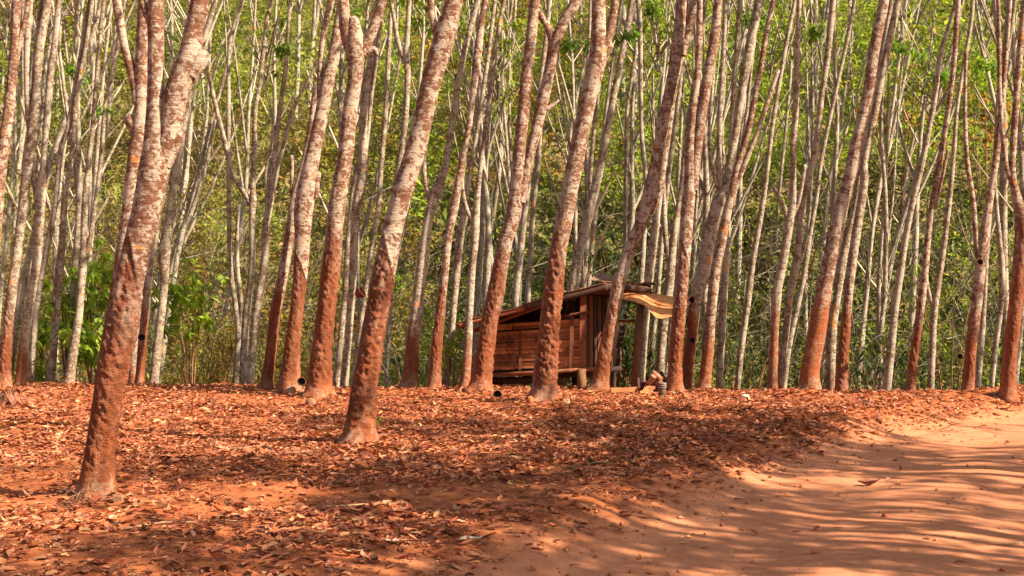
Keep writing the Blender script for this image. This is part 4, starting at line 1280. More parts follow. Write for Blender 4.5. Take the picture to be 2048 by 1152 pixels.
for a in [
    ('tallest bright green sapling with tiered drooping leaves right of the low Y forked tree', 200, 545, 23.2, 1.0, 1.1, BRIGHT, 0.24, 420),
    ('bright green sapling low between the Y forked tree and the nearest trunk', 186, 690, 22.9, 1.2, 1.3, BRIGHT, 0.24, 560),
    ('small bright green sapling left of the pale slim tree at the left', 92, 640, 23.2, 0.6, 0.8, BRIGHT, 0.22, 180),
    ('bright green sapling behind the pale slim tree at the left', 138, 560, 23.6, 0.8, 0.9, BRIGHT, 0.22, 240),
    ('bright green sapling right of the nearest trunk beside dry brown brush', 382, 590, 23.5, 1.4, 1.0, BRIGHT, 0.22, 480),
    ('small pale leaved sapling left of the hut eave', 905, 690, 21.8, 0.7, 0.5, BRIGHT, 0.14, 110),
]:
    shrub('green_sapling', a[0], 'sapling', *a[1:], group='green saplings beyond the plateau')
for a in [
    ('yellowed feathery bush among dry brush left of the white tree trio', 440, 655, 25.5, 0.9, 1.0, YEL, 0.16, 420),
    ('green grassy tuft at the foot of the left tree group', 84, 745, 23.0, 0.5, 0.8, BRIGHT, 0.2, 260),
    ('dry olive bush between the white tree trio and the nearest trunk', 400, 735, 24.0, 0.8, 1.6, YEL, 0.12, 420),
    ('low leafy bush under the trunks left of the hut', 800, 745, 24.0, 0.9, 1.6, DARKG, 0.16, 420),
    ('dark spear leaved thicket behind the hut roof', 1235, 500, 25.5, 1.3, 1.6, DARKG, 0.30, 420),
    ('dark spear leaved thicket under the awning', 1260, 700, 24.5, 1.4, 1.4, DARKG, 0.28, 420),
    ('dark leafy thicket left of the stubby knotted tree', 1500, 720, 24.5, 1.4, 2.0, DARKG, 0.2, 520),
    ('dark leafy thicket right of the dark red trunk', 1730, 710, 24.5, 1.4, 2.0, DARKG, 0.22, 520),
    ('green leafy bush left of the black knotted tree', 1900, 600, 25.5, 1.8, 1.8, GREENS, 0.16, 620),
]:
    shrub('bush', a[0], 'bush', *a[1:], asp=0.22, group='bushes beyond the plateau', stems=8)
for a in [
    ('orange leaved tree on the hill near the upper right', 1790, 165, 33.5, 1.0, 1.9, ORNG, 0.17, 520),
    ('smaller orange leaved tree on the hill by the right edge', 1975, 190, 33.5, 0.8, 1.4, ORNG, 0.17, 280),
]:
    shrub('orange_tree', a[0], 'tree', *a[1:], asp=0.45, group='orange leaved trees on the hill', stems=9)

# ------------------------------------------------------------------ fallen leaves
def litter():
    r = RNG
    N0 = 250000
    y = 6.5 + (22.3 - 6.5) * r.random(N0) ** 0.85
    x = r.uniform(-0.44, 0.44, N0) * y
    rd = road_dist(x, y)
    e = np.abs(rd) + 0.35 * n2(x, y, 0.9, 61, 3)
    dens = sstep(ROAD_HW - 0.15, ROAD_HW + 0.9, e) * (0.50 + 0.5 * sstep(-0.25, 0.25, n2(x, y, 0.8, 81, 3))) + 0.004
    dens = dens * 0.9 * (0.28 + 0.72 * sstep(-0.35, 0.0, n2(x * 0.55, y * 1.6, 0.55, 85, 3)))
    keep = r.random(N0) < dens * np.where(y > 12, 1.0, 0.62)
    x, y = x[keep], y[keep]
    m = len(x)
    z = terrain(x, y) + r.uniform(0.002, 0.03, m)
    pal = [((0.36, 0.120, 0.052), 7), ((0.29, 0.084, 0.036), 6), ((0.41, 0.168, 0.082), 3.5), ((0.19, 0.050, 0.025), 3.5), ((0.44, 0.225, 0.12), 0.7), ((0.30, 0.15, 0.075), 0.6), ((0.10, 0.036, 0.022), 0.8)]
    # leaves drifted against the trunk feet
    ex = []
    for o in SC.objects:
        if o.name.startswith('rubber_tree') and o.parent is None and o.location.y < 21 and abs(o.location.x) < 0.45 * o.location.y:
            k = 130
            a, q = r.uniform(0, 2 * pi, k), 0.13 + np.abs(r.normal(0, 0.16, k))
            px_, py_ = o.location.x + q * np.cos(a), o.location.y + q * np.sin(a)
            ex.append(np.stack([px_, py_, terrain(px_, py_) + 0.05 * np.exp(-((q - 0.13) / 0.12) ** 2) * r.random(k) + 0.004], 1))
    ex = np.concatenate(ex)
    x, y, z = np.append(x, ex[:, 0]), np.append(y, ex[:, 1]), np.append(z, ex[:, 2])
    m = len(x)
    L = np.where(r.random(m) < 0.45, r.uniform(0.018, 0.05, m), 0.045 + 0.09 * r.random(m) ** 1.4) * np.where(y < 11, 0.88, 1.0)
    v, f, c = leaf_fine(np.stack([x, y, z], 1), L, 0.46, 0.20, pick(pal, m, 0.22), 0.14, 0.08)
    o = mk('leaf_litter', v, f, M_DRY, smooth=False, cols=c)
    o['kind'] = 'stuff'
litter()

def crumbs():
    """clods, twig bits and grit on the road and along its edges"""
    r = RNG
    N0 = 30000
    y = 6.5 + 14 * r.random(N0)
    x = r.uniform(-0.43, 0.43, N0) * y
    rd = np.abs(road_dist(x, y))
    keep = r.random(N0) < np.where(rd < ROAD_HW - 0.5, 0.05, np.where(rd < ROAD_HW + 0.9, 0.45, 0.22))
    x, y = x[keep], y[keep]
    m = len(x)
    z = terrain(x, y)
    s = 0.003 + 0.024 * r.random(m) ** 6
    base = np.array([[1, 0, 0], [0, 1, 0], [-1, 0, 0], [0, -1, 0], [0, 0, 0.9], [0, 0, -0.6]])
    V = base[None] * s[:, None, None] * r.uniform(0.6, 1.5, (m, 6, 1)) * np.array([1, 1, 0.8])
    a = r.uniform(0, 6.28, m)
    V = np.stack([V[:, :, 0] * np.cos(a)[:, None] - V[:, :, 1] * np.sin(a)[:, None], V[:, :, 0] * np.sin(a)[:, None] + V[:, :, 1] * np.cos(a)[:, None], V[:, :, 2]], 2)
    V = V + np.stack([x, y, z + s * 0.3], 1)[:, None, :]
    f = np.array([[0, 1, 4], [1, 2, 4], [2, 3, 4], [3, 0, 4], [1, 0, 5], [2, 1, 5], [3, 2, 5], [0, 3, 5]])
    F = (np.arange(m) * 6)[:, None, None] + f[None]
    cols = np.repeat(pick([((0.36, 0.13, 0.05), 4), ((0.20, 0.07, 0.03), 2), ((0.45, 0.2, 0.09), 2)], m), 6, axis=0)
    o = mk('soil_crumbs', V.reshape(-1, 3), F.reshape(-1, 3), M_COL, smooth=False, cols=cols)
    o['kind'] = 'stuff'
crumbs()

# ------------------------------------------------------------------ hut
HUT = thing('hut', 'small stilted hut of red brown wooden strips under a sloping tin roof', 'hut', (*at(1070, 780, 21.8)[:2], tz(0.4, 21.8)))
HO = np.array(HUT.location)
def hp(px, py, d):
    return at(px, py, d) - HO
rh = random.Random(5)
dA, dB = 21.75, 21.35                      # front wall: left end slightly further away
XA, XB = 962.0, 1166.0
def wall_pt(px, py, off=0.0):
    t = (px - XA) / (XB - XA)
    return hp(px, py, dA + (dB - dA) * t + off)
# horizontal wall strips: each its own plank, a few rows open or slipped
ytopA, ybotA, ytopB, ybotB = 651.0, 741.0, 637.0, 735.0
rows = 12
for i in range(rows):
    t0 = (i + 0.5) / rows
    cuts = sorted([XA, rh.uniform(1012, 1035), rh.uniform(1070, 1110), XB])
    for q in range(3):
        x0, x1 = cuts[q], cuts[q + 1]
        if i == 2 and q == 0: x0 += 0
        def yy(px):
            s = (px - XA) / (XB - XA)
            return (ytopA + (ytopB - ytopA) * s) * (1 - t0) + (ybotA + (ybotB - ybotA) * s) * t0
        wpx = (ybotA - ytopA) / rows
        k = 0.93
        dy0, dy1 = rh.uniform(-0.5, 0.5), rh.uniform(-0.5, 0.5)
        if i == 1 and q < 2: k, dy0, dy1 = 0.62, -1.2, -1.5
        if i == rows - 1 and q == 1: k = 0.7
        off = rh.uniform(-0.012, 0.012)
        a, b = wall_pt(x0 + 0.8, yy(x0) + dy0, off), wall_pt(x1 - 0.8, yy(x1) + dy1, off + rh.uniform(-.006, .006))
        MB().slab(a, b, wpx / FPX * 21.5 * k, 0.014, jit=0.05).build('plank', M_PLANK, HUT)
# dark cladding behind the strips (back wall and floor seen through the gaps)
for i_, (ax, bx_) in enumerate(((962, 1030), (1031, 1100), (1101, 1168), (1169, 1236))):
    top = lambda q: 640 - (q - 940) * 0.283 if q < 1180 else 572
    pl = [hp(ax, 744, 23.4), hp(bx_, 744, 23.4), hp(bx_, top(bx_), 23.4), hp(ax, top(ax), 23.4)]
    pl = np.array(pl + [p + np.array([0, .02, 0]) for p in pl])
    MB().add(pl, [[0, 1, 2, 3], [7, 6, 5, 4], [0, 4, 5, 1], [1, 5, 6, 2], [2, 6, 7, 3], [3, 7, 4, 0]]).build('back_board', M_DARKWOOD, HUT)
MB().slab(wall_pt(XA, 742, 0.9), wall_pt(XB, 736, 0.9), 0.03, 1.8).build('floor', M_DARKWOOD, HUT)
# vertical battens and corner posts
for px, wpx, y0, y1, off in ((1143, 8, 633, 742, -0.02), (1040, 5, 652, 740, -0.016), (1166, 13, 575, 745, -0.01), (964, 12, 640, 748, -0.012)):
    mb = MB().slab(wall_pt(px, y1, off), wall_pt(px + 0.5, y0, off), wpx / FPX * 21.5, 0.022, up=(1, 0, 0), jit=0.06)
    mb.build('batten' if wpx < 10 else 'corner_post', M_BEAM, HUT)
# beams: floor bearers, sill, rafters
def beam(name, a, b, r0, mat=M_BEAM, r1=None):
    P = np.array([a, (np.array(a) + b) / 2 + np.array([0, 0, rh.uniform(-.012, .012)]), b])
    MB().tube(P, [r0, (r0 + (r1 or r0)) / 2 * 1.05, r1 or r0], 9).build(name, mat, HUT, True)
beam('floor_beam', wall_pt(955, 752, -0.05), wall_pt(1212, 737, -0.05), 0.038)
beam('floor_beam', wall_pt(975, 762, 0.25), wall_pt(1090, 760, 0.25), 0.06, M_DARKWOOD)
beam('floor_beam', wall_pt(1085, 752, 0.3), wall_pt(1215, 747, 0.3), 0.05, M_DARKWOOD)
beam('floor_beam', hp(1160, 743, 21.2), hp(1240, 737, 23.2), 0.05, M_DARKWOOD)
beam('window_sill', wall_pt(1085, 638, -0.03), wall_pt(1180, 624, -0.03), 0.026)
beam('rafter', wall_pt(945, 662, -0.05), wall_pt(1160, 586, -0.05), 0.03)
beam('rafter', hp(925, 655, 21.3), hp(958, 662, 23.3), 0.02)
beam('rafter', wall_pt(1168, 585, 0.0), hp(1285, 588, 22.6), 0.028)
# inner lattice seen in the opening above the strips
for k in range(6):
    x0 = 1062 + k * 17
    beam('lattice_strip', wall_pt(x0, 640 - k * 2, 0.5), wall_pt(x0 + 30, 606 - k * 3, 0.5), 0.012, M_DARKWOOD)
# end wall (faces right): upright boards, recessed joints
for k in range(7):
    t = (k + 0.5) / 7
    pa = hp(1169 + 58 * t, 740 - 2 * t, 21.4 + 1.75 * t)
    pb = hp(1169 + 58 * t, 590 + 4 * t, 21.4 + 1.75 * t)
    MB().slab(pa, pb, 0.24, 0.02 + 0.004 * (k % 2), up=(0.30, 0.95, 0), jit=0.03).build('upright_board', M_BEAM if k % 2 else M_DARKWOOD, HUT)  # wood toned darker to imitate the shade of roof, awning and trunks
# stilts
for px, d, y0, y1, w in ((972, 21.5, 755, 800, 13), (1000, 22.6, 760, 796, 12), (1052, 21.9, 752, 792, 11), (1163, 21.15, 738, 797, 17), (1150, 22.9, 740, 796, 11), (1226, 22.9, 735, 795, 11), (1084, 23.2, 752, 795, 10)):
    a, b = hp(px + rh.uniform(-2, 2), y1, d), hp(px, y0, d)
    gz = tz(float(a[0] + HO[0]), d) - HO[2]
    a[2] = min(a[2], gz - 0.1)
    beam('stilt', a, b, w / 2 / FPX * d * 1.05, M_POST if px in (972, 1163, 1000) else M_DARKWOOD)
# corrugated roof: one long sheet rising to the right, a shorter one falling beyond the ridge
def corrugated(name, c00, c10, c01, c11, nu, nv, waves, amp, mat, along='v', sag=0.0, parent=HUT, ripple=0.0, thick=0.006):
    """bilinear sheet; c00->c10 is u, c00->c01 is v"""
    u, v = np.meshgrid(np.linspace(0, 1, nu), np.linspace(0, 1, nv))
    u, v = u.ravel()[:, None], v.ravel()[:, None]
    P = (1 - u) * (1 - v) * c00 + u * (1 - v) * c10 + (1 - u) * v * c01 + u * v * c11
    w = (u if along == 'v' else v)
    nr = np.cross(c10 - c00, c01 - c00)
    nr = nr / np.linalg.norm(nr)
    if nr[2] < 0: nr = -nr
    P = P + nr * (amp * np.sin(w * waves * 2 * pi) + sag * -4 * u * (1 - u) + ripple * fbm(np.column_stack([u * 4, v * 4, u * 0]), 17, 2)[:, None])
    i = (np.arange(nv - 1)[:, None] * nu + np.arange(nu - 1)[None, :]).ravel()
    F = np.stack([i, i + 1, i + nu + 1, i + nu], 1)
    m = len(P)
    V = np.vstack([P, P - nr * thick])
    F2 = F[:, ::-1] + m
    edge = []
    ring = list(range(nu)) + [nu * k + nu - 1 for k in range(1, nv)] + [nu * (nv - 1) + k for k in range(nu - 2, -1, -1)] + [nu * k for k in range(nv - 2, 0, -1)]
    for a, b in zip(ring, ring[1:] + ring[:1]):
        edge.append([a, a + m, b + m, b])
    return mk(name, V, np.vstack([F, F2, np.array(edge)]), mat, parent, True)
corrugated('roof_sheet', hp(912, 646, 20.95), hp(1062, 607, 20.95), hp(948, 645, 23.9), hp(1082, 606, 23.9), 40, 6, 0.001, 0.0, M_ROOF, ripple=0.02, thick=0.012)
corrugated('roof_sheet', hp(1050, 607, 20.93), hp(1210, 564, 20.93), hp(1078, 607, 23.9), hp(1222, 563, 23.9), 40, 6, 0.001, 0.0, M_ROOF, ripple=0.02, thick=0.012)
corrugated('roof_sheet', hp(1200, 562, 21.1), hp(1306, 577, 21.4), hp(1205, 561, 23.7), hp(1296, 574, 23.7), 30, 6, 0.001, 0, M_ROOF, ripple=0.03, thick=0.012)
corrugated('roof_edge_board', hp(1050, 621, 20.98), hp(1215, 580, 20.98), hp(1050, 609, 20.96), hp(1215, 566, 20.96), 30, 3, 0.001, 0, M_DARKWOOD, ripple=0.01, thick=0.02)
corrugated('roof_edge_board', hp(915, 656, 21.0), hp(1056, 619, 21.0), hp(915, 648, 20.98), hp(1056, 609, 20.98), 30, 3, 0.001, 0, M_BEAM, ripple=0.01, thick=0.02)
corrugated('roof_edge_board', hp(1205, 584, 21.1), hp(1304, 586, 21.3), hp(1205, 565, 21.05), hp(1302, 576, 21.25), 30, 3, 0.001, 0, M_DARKWOOD, ripple=0.03, thick=0.03)
corrugated('loose_roof_sheet', hp(1176, 561, 21.5), hp(1232, 560, 21.8), hp(1200, 543, 21.9), hp(1222, 551, 22.0), 60, 5, 7, 0.008, M_PALETIN)
# rolled bark pieces lying on the roof end
for k in range(9):
    px = 1252 + k * 5.5 + rh.uniform(-3, 3)
    y = 571 + rh.uniform(-5, 3)
    a, b = hp(px, y, 21.3 + rh.uniform(0, .5)), hp(px + rh.uniform(6, 22), y + rh.uniform(-5, 4), 21.4 + rh.uniform(0, .6))
    beam('roof_bark_piece', a, b, rh.uniform(0.012, 0.024), M_DARKWOOD if k % 3 else M_BEAM)
# awning: drooping curled sheet, ridges running along it
def awning():
    top = np.array([(1203, 572, 21.9), (1235, 577, 21.7), (1270, 582, 21.6), (1306, 587, 21.6), (1345, 592, 21.5), (1392, 600, 21.4)])
    bot = np.array([(1213, 579, 21.3), (1240, 597, 21.2), (1268, 602, 21.0), (1292, 613, 20.9), (1318, 637, 20.7), (1362, 627, 20.6)])
    A = np.array([hp(*p) for p in top]); B = np.array([hp(*p) for p in bot])
    A = catmull(np.column_stack([A, np.ones(6)]), 0.03)[:, :3]
    Bq = catmull(np.column_stack([B, np.ones(6)]), 0.03)[:, :3]
    nu, nv = 60, 60
    ia = np.linspace(0, len(A) - 1, nu).astype(int)
    ib = np.linspace(0, len(Bq) - 1, nu).astype(int)
    v = np.linspace(0, 1, nv)[:, None, None]
    P = A[ia][None] * (1 - v) + Bq[ib][None] * v
    nr = np.array([0.2, -0.55, 0.8])
    vv = np.linspace(0, 1, nv)[:, None]
    uu = np.linspace(0, 1, nu)[None, :]
    bulge = 0.05 * np.sin(pi * vv) * (0.4 + uu)
    rid = 0.009 * np.sin(vv * 2 * pi * 9 + 0 * uu)
    rip = 0.02 * fbm(np.column_stack([(uu * 5 + 0 * vv).ravel(), (vv * 3 + 0 * uu).ravel(), np.zeros(nu * nv)]), 5, 2).reshape(nv, nu)
    P = P + nr * (bulge + rid + rip)[:, :, None]
    P = P.reshape(-1, 3)
    i = (np.arange(nv - 1)[:, None] * nu + np.arange(nu - 1)[None, :]).ravel()
    F = np.stack([i, i + 1, i + nu + 1, i + nu], 1)
    m = len(P)
    mk('awning_sheet', np.vstack([P, P - nr * 0.006]), np.vstack([F[:, ::-1], F + m]), M_AWN, HUT, True)
awning()
beam('awning_fold', hp(1352, 612, 20.7), hp(1392, 606, 21.3), 0.012, M_AWN)
beam('awning_pole', hp(1385, 598, 21.2), hp(1406, 612, 20.9), 0.014, M_PALETIN)
# porch frame
beam('porch_post', hp(1268, 790, 21.0), hp(1281, 604, 21.1), 0.072, M_POST, 0.058)
beam('porch_foot', hp(1277, 798, 20.6), hp(1276, 756, 20.7), 0.035, M_DARKWOOD, 0.028)
beam('porch_rail', hp(1228, 641, 22.4), hp(1276, 643, 21.4), 0.022, M_BEAM)
beam('porch_post', hp(1236, 775, 22.7), hp(1243, 640, 22.8), 0.02, M_DARKWOOD)
for k, y in enumerate((656, 668, 679, 690)):
    MB().slab(hp(1222, y + 2, 22.5), hp(1250 - k * 2, y, 22.6), 0.085, 0.03, jit=0.08).build('shelf_slat', M_DARKWOOD, HUT)
beam('porch_beam', hp(1195, 745, 22.0), hp(1242, 737, 22.2), 0.05, M_DARKWOOD)

# things around the hut ------------------------------------------------------
def lathe(mb, prof, n=20, axis_rot=None, loc=(0, 0, 0)):
    prof = np.array(prof)
    th = np.arange(n) / n * 2 * pi
    V = np.stack([prof[:, 0][:, None] * np.cos(th), prof[:, 0][:, None] * np.sin(th), np.repeat(prof[:, 1][:, None], n, 1)], 2).reshape(-1, 3)
    k = np.arange(len(prof) - 1)[:, None] * n
    q = np.arange(n)[None]
    F = np.stack([k + q, k + (q + 1) % n, k + n + (q + 1) % n, k + n + q], -1).reshape(-1, 4)
    return mb.add(V, F)

def gpt(px, py):
    """ground point seen at this pixel"""
    d = FPX * CAMH / (py - 576)
    for _ in range(25):
        x = (px - 1024) / FPX * d
        d = 0.5 * d + 0.5 * FPX * (CAMH - tz(x, d)) / (py - 576)
    x = (px - 1024) / FPX * d
    return np.array([x, d, tz(x, d)])

def cup(label, px, py, d, rpx, face, mat=M_CUP, wire=True):
    """latex cup: bowl whose mouth looks along 'face'"""
    r = rpx / FPX * d
    p = at(px, py, d)
    t = thing('latex_cup', label, 'cup', p, 'latex collecting cups')
    t.rotation_euler = Vector(face).to_track_quat('Z', 'Y').to_euler()
    mb = MB()
    lathe(mb, [(0.001, -r * 1.25), (r * 0.45, -r * 1.2), (r * 0.8, -r * 0.8), (r * 0.97, -r * 0.2), (r, 0), (r * 0.93, 0.0), (r * 0.88, -r * 0.2), (r * 0.7, -r * 0.75), (r * 0.35, -r * 1.08), (0.001, -r * 1.1)], 22)
    mb.build('bowl', mat, t, True)
    rim = MB()
    th = np.linspace(0, 2 * pi, 25)
    rim.tube(np.column_stack([np.cos(th) * r * .98, np.sin(th) * r * .98, 0 * th]), np.full(25, r * 0.075), 6, cap=False)
    rim.build('rim', M_RIM if mat is M_CUP else mat, t, True)
    if wire:
        w = MB()
        w.tube(np.array([[0, r * 0.95, -r * .2], [0, r * 1.25, -r * 0.9], [r * .2, r * 0.8, -r * 1.9]]), [0.003] * 3, 4)
        w.build('wire_holder', M_METAL, t, True)
    return t
cup('black latex cup facing out on the reddish tree right of the nearest trunk', 283, 675, 21.5, 7.5, (0.15, -1, 0.1))
cup('black latex cup low beside the foot of the wide dark tree', 603, 763, 20.0, 8.5, (0.2, -1, 0.1))
cup('black latex cup lying on the ground left of the hut front tree', 995, 790, 18.9, 9.5, (-0.35, -1, 0.15), wire=False)
cup('red brown latex cup jutting from the left side of the large leaning trunk', 724, 583, 13.25, 12, (0.8, -0.15, 0.55), M_CUPRED)
cup('black latex cup at the awning end, upper of the two on the dark tree', 1383, 600, 20.6, 7.5, (0.35, -1, 0.05))
cup('black latex cup hanging below another on the dark tree behind the awning', 1384, 681, 20.7, 7, (0.1, -1, 0.2))
cup('black latex cup over the knot of the second tree from the right edge', 1960, 524, 19.95, 7, (0.1, -1, 0.3))
cup('small black latex cup left of the foot of the black knotted tree', 1920, 713, 20.1, 6, (-0.4, -1, 0.4))

def lump(name, label, cat, px, py, w, h, mat, dep=None, group=None, sharp=0.0, sink=0.25, seed=1, rz=0.0, nr=10, ns=14):
    """an irregular stone-like body resting on the ground at pixel px,py (base centre); w,h in pixels"""
    p = gpt(px, py)
    s = p[1] / FPX
    a, c = w * s / 2, h * s
    b = dep * s / 2 if dep else a * 0.9
    th = np.linspace(0.02, pi - 0.02, nr)
    ph = np.arange(ns) / ns * 2 * pi
    T, P = np.meshgrid(th, ph, indexing='ij')
    n3 = np.stack([np.sin(T) * np.cos(P), np.sin(T) * np.sin(P), np.cos(T)], -1).reshape(-1, 3)
    if sharp:
        n3 = np.sign(n3) * np.abs(n3) ** (1 - sharp)
    k = 1 + 0.22 * fbm(n3 * 1.7 + seed * 3.1, seed, 3)
    V = n3 * k[:, None] * np.array([a, b, c / 2 * 1.15]) + np.array([0, 0, c / 2 - c * sink])
    i = np.arange(nr - 1)[:, None] * ns
    q = np.arange(ns)[None]
    F = np.stack([i + q, i + ns + q, i + ns + (q + 1) % ns, i + (q + 1) % ns], -1).reshape(-1, 4)
    o = mk(name, V, F, mat, None, not sharp)
    o.location = p
    o.rotation_euler = (0, 0, rz)
    return tag(o, label, cat, group)
lump('stone', 'round brown stone at the foot of the knotted reddish tree', 'stone', 622, 812, 24, 20, M_STONE, seed=2)
lump('wood_chip', 'pale yellow block of wood right of the rough tree at the hut', 'wood chip', 1133, 809, 13, 13, M_PALE, sharp=0.6, seed=3)
lump('litter_scrap', 'white crumpled scrap on the crest left of the stubby knotted tree', 'scrap', 1490, 796, 18, 9, M_WHITE, seed=4)
lump('wood_block', 'tan wedge of wood at the right foot of the nearest trunk', 'wood block', 236, 1003, 26, 17, M_STONE, sharp=0.5, seed=5)
lump('pale_stone', 'small tan pebble on the leafy left verge of the road', 'stone', 1147, 1066, 14, 11, M_STONE, seed=6)
lump('clod', 'red clod at the far road edge right of centre', 'clod', 1750, 868, 16, 8, M_CLOD, seed=7)
lump('clod', 'dark red clod at the far road edge near the right side', 'clod', 1994, 830, 18, 7, M_CLOD, seed=8)
lump('clod', 'small pointed clod on the sunlit middle of the road', 'clod', 1770, 1034, 13, 10, M_CLOD, seed=9)
lump('clod', 'dark clod in the bottom right corner of the road', 'clod', 2006, 1142, 14, 9, M_CLOD, seed=10)
lump('clod', 'dark clod against the left foot of the rough tree at the hut', 'clod', 1060, 806, 16, 18, M_CLOD, seed=14)
lump('clod', 'peaked red clod right of the large leaning trunk foot', 'clod', 818, 872, 34, 12, M_CLOD, seed=15)

# firewood pile, tin and boards under the awning
FP = gpt(1300, 788)
def fw(px, py, dd):
    return at(px, py, FP[1] + dd) - FP
fire = thing('firewood_pile', 'heap of split logs and dark branches under the awning', 'firewood pile', FP)
for a, b, r0, mat in (((1293, 776, .25), (1308, 752, .1), .05, M_LOG), ((1308, 746, .25), (1322, 760, .1), .045, M_LOG), ((1310, 764, .2), (1330, 772, .05), .05, M_LOG), ((1296, 760, .5), (1316, 752, .4), .04, M_DARKWOOD),
                      ((1314, 752, .3), (1334, 758, .25), .03, M_LOG), ((1322, 744, .4), (1330, 766, .3), .03, M_DARKWOOD), ((1286, 770, .3), (1312, 778, .1), .045, M_DARKWOOD)):
    P0, P1 = fw(*a), fw(*b)
    MB().tube(np.array([P0, (P0 + P1) / 2, P1]), [r0, r0 * 1.1, r0 * .9], 8).build('log', mat, fire, False)
for k in range(13):
    ax, ay = 1284 + 4.2 * (k % 7) + rh.uniform(-3, 3), 786 - 8 * (k // 7) - rh.uniform(0, 12)
    P0, P1 = fw(ax, ay, .35 + .1 * (k % 3)), fw(ax + rh.uniform(8, 26), ay - rh.uniform(-6, 26), .45 + .1 * (k % 4))
    r0 = rh.uniform(.018, .042)
    MB().tube(np.array([P0, (P0 + P1) / 2 + rh.uniform(-.02, .02), P1]), [r0, r0 * 1.1, r0 * .8], 7).build('log', (M_DARKWOOD, M_BEAM, M_LOG)[k % 3], fire, False)
tin = thing('ringed_tin', 'grey tin with three pale rings standing at the foot of the awning tree', 'tin', gpt(1324, 796))
rt = 9 / FPX * tin.location.y
mb = MB(); lathe(mb, [(0.001, 0), (rt * .8, 0), (rt * .82, .1), (rt * .95, .19), (rt, .24), (rt * .9, .24), (rt * .8, .1), (0.001, .05)], 20); mb.build('body', M_METAL, tin, True)
for zz in (.165, .195, .225):
    th = np.linspace(0, 2 * pi, 25)
    MB().tube(np.column_stack([np.cos(th) * rt * (.93 + zz * .3), np.sin(th) * rt * (.93 + zz * .3), 0 * th + zz]), np.full(25, .006), 5, cap=False).build('ring', M_STRIPE, tin, True)
lo = thing('fallen_sheet', 'sunlit folded sheet lying tilted under the awning', 'sheet', gpt(1292, 792))
LO = np.array(lo.location)
def lp(px, py, dd): return at(px, py, LO[1] + dd) - LO
corrugated('sheet', lp(1276, 794, -.05), lp(1296, 795, -.05), lp(1290, 771, .5), lp(1315, 769, .5), 60, 8, 6, 0.006, M_PLANK, parent=lo, ripple=0.03)
bd = thing('fallen_board', 'red board lying on the ground below the hut corner', 'board', gpt(1240, 790))
BO = np.array(bd.location)
MB().slab(at(1222, 781, BO[1] + .1) - BO, at(1276, 778, BO[1] + .2) - BO, 0.07, 0.03, jit=.1).build('board', M_PLANK, bd)

# sticks on the ground
def stick(label, pts, w, mat=M_STICK, lift=0.015):
    P = np.array([gpt(*p) + np.array([0, 0, lift]) for p in pts])
    o0 = P[0].copy()
    s = P[:, 1].mean() / FPX
    R = catmull(np.column_stack([P - o0, np.linspace(1, .5, len(P)) * w * s / 2]), 0.06)
    R[:, :3] += np.column_stack([RNG.normal(0, 0.004, (len(R), 2)), np.abs(RNG.normal(0, .003, len(R)))])
    o = MB().tube(R[:, :3], R[:, 3], 6).build('stick', mat, None, True)
    o.location = o0
    tag(o, label, 'stick', 'sticks on the leaf litter')
stick('long fallen branch lying left of the nearest trunk', [(-20, 889), (60, 888), (110, 884), (172, 888)], 9)
stick('thin dark branch on the litter behind the nearest trunk', [(60, 818), (120, 823), (178, 820)], 5)
stick('curved brown branch lying between the two nearest trunks', [(410, 897), (470, 902), (530, 897), (560, 909), (640, 905)], 10)
stick('pale thin branch lying before the nearest trunk', [(250, 1062), (330, 1050), (420, 1049), (480, 1046)], 5, M_PALE)
stick('bent dark twig rising from the litter right of the large leaning trunk', [(792, 880), (808, 902), (850, 925), (912, 940)], 5)
stick('straight twig right of the large leaning trunk', [(820, 880), (836, 900), (850, 912)], 4)
stick('thin pale stick below the large leaning trunk', [(640, 1018), (690, 1016), (770, 1012), (812, 1010)], 5, M_PALE)
stick('thin stick on the right of the hut front litter', [(1075, 880), (1120, 890), (1180, 897)], 4)
stick('dark stick low across the shaded litter', [(440, 1040), (520, 1032), (600, 1022)], 7)
stick('short stick lying on the road verge', [(1470, 1001), (1490, 1001)], 4)
stick('short twig at the bottom middle of the road', [(1138, 1135), (1160, 1134)], 4)
stick('pale twig at the right road edge', [(1980, 1090), (2010, 1092), (2045, 1090)], 5, M_PALE)

# single large leaves
def big_leaf(label, px, py, wpx, col, yaw, curl=0.25, fold=0.3, asp=0.5, lift=0.012, name='fallen_leaf'):
    p = gpt(px, py)
    L = wpx / FPX * p[1]
    nu, nv = 13, 7
    u, v = np.meshgrid(np.linspace(0, 1, nu), np.linspace(-1, 1, nv))
    u, v = u.ravel(), v.ravel()
    wd = np.sin(np.clip(u, 0.02, 0.98) ** 0.85 * pi) * L * asp / 2
    V = np.stack([(u - .5) * L, v * wd, curl * L * (u - .45) ** 2 * 1.6 + np.abs(v) ** 1.4 * wd * fold + 0.02 * L * np.sin(u * 9 + v * 4)], 1)
    i = (np.arange(nv - 1)[:, None] * nu + np.arange(nu - 1)[None]).ravel()
    F = np.stack([i, i + 1, i + nu + 1, i + nu], 1)
    cols = np.array(col) * (1 - 0.3 * (np.abs(v) < .1))[:, None] * (1 + 0.15 * np.sin(u * 23)[:, None])
    o = mk(name, V, F, M_DRY, None, True, cols=cols)
    o.location = p + np.array([0, 0, lift])
    o.rotation_euler = (0, 0, yaw)
    tag(o, label, 'leaf', 'large single fallen leaves')
big_leaf('curled dark brown leaf alone on the shaded road', 1738, 972, 48, (0.16, 0.06, 0.035), 0.15, 0.5, 0.9, 0.42)
big_leaf('large cream coloured leaf on the sunlit verge near the bottom', 940, 1083, 50, (0.72, 0.60, 0.42), 0.3, 0.2, 0.4)
big_leaf('pale yellow leaf low on the shaded verge', 708, 1107, 36, (0.60, 0.45, 0.28), 0.1)
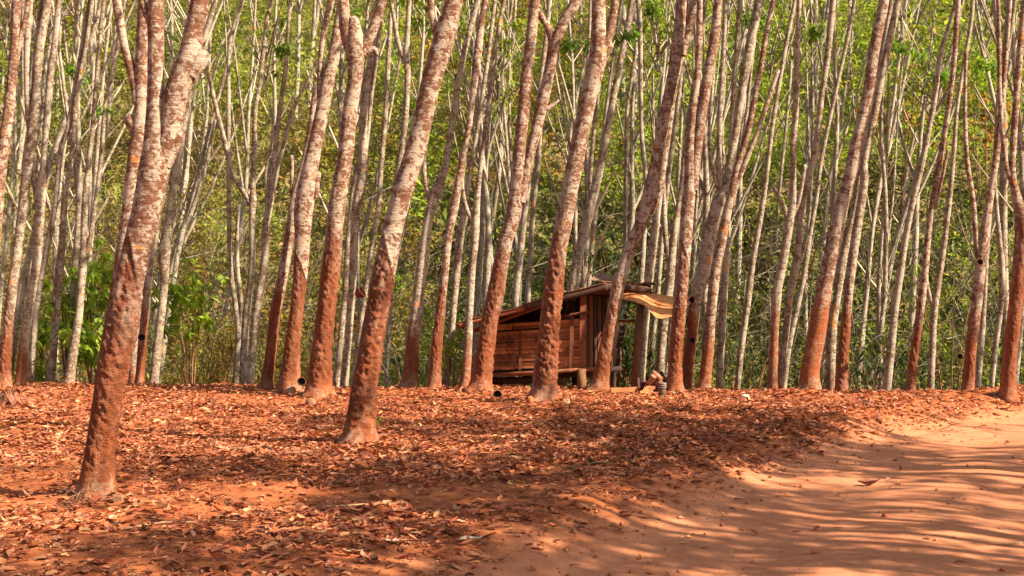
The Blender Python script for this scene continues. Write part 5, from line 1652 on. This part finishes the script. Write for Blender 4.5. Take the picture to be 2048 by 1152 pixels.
big_leaf('pale pink leaf left of the cream one', 790, 1087, 46, (0.62, 0.40, 0.28), -0.2, 0.3)
big_leaf('long tan leaf upright on the sunlit verge', 745, 1043, 42, (0.58, 0.33, 0.19), 0.5, 0.1, 0.8, 0.3)
big_leaf('pale leaf at the top of the road verge', 1525, 878, 36, (0.60, 0.38, 0.22), 0.2)
big_leaf('olive leaf in the hollow beside the road', 1200, 932, 46, (0.17, 0.13, 0.05), 2.9, 0.2, 0.5)
big_leaf('reddish tan leaf leaning out beside the olive one', 1285, 924, 36, (0.50, 0.25, 0.13), 2.4, 0.3, 0.5)
big_leaf('thin curled red leaf at the road edge', 1252, 1037, 34, (0.25, 0.07, 0.035), -0.15, 0.4, 1.0, 0.25)
big_leaf('yellow leaf on the far litter behind the nearest trunk', 360, 807, 12, (0.75, 0.55, 0.15), 0.3)
big_leaf('tan leaf standing in the bottom left litter', 230, 1040, 34, (0.55, 0.30, 0.17), 1.2, 0.2, 0.7)
big_leaf('dark curled leaf right of the nearest trunk foot', 262, 1030, 26, (0.12, 0.04, 0.025), 1.3, 0.5, 1.2, 0.4)

# sprout, dead weed, root tuft
def weed(name, label, px, py, hpx, wpx, n, col, asp, mat, droop_rng, thick=0.006):
    p = gpt(px, py)
    s = p[1] / FPX
    t = thing(name, label, 'plant', p)
    mb = MB()
    P, yaw, dr = [], [], []
    for k in range(n):
        a = RNG.uniform(0, 2 * pi)
        tip = np.array([cos(a) * wpx * s * .35 * RNG.uniform(.3, 1), sin(a) * wpx * s * .3 * RNG.uniform(.3, 1), hpx * s * RNG.uniform(.4, .85)])
        mb.tube(np.array([[0, 0, -0.02], tip * np.array([.3, .3, .6]), tip]), [thick, thick * .8, thick * .4], 5, cap=False)
        P.append(tip); yaw.append(a); dr.append(RNG.uniform(*droop_rng))
    mb.build('stem', M_STICK, t, True)
    v, f, c = leaf_batch(np.array(P), RNG.uniform(.8, 1.2, n) * hpx * s * 0.6, asp, 0.2, np.tile(np.array([col]), (n, 1)) * RNG.uniform(.7, 1.2, (n, 1)), droop=np.array(dr), yaw=np.array(yaw), fold=.25, curl=-.1)
    mk('leaves', v, f, mat, t, False, cols=c)
weed('sprout', 'yellow green sprout at the right foot of the large leaning trunk', 755, 858, 26, 18, 6, (0.32, 0.38, 0.04), 0.4, M_LEAF, (-0.9, 0.8), 0.003)
weed('dead_weed', 'dead brown broad leaved weed at the left edge crest', 18, 812, 44, 70, 12, (0.17, 0.075, 0.045), 0.5, M_DRY, (-1.2, -0.2), 0.008)
tr = thing('root_tuft', 'tuft of dry roots at the left foot of the nearest trunk', 'roots', gpt(155, 1010))
for k in range(26):
    a = RNG.uniform(pi * .6, pi * 1.7)
    L = RNG.uniform(.06, .2)
    p1 = np.array([cos(a) * L, sin(a) * L, RNG.uniform(-.02, .03)])
    MB().tube(np.array([[.08, .02, RNG.uniform(.02, .16)], p1 * .5 + np.array([.04, 0, RNG.uniform(.03, .12)]), p1]), [.004, .004, .002], 4, cap=False).build('root', M_STICK, tr, True)
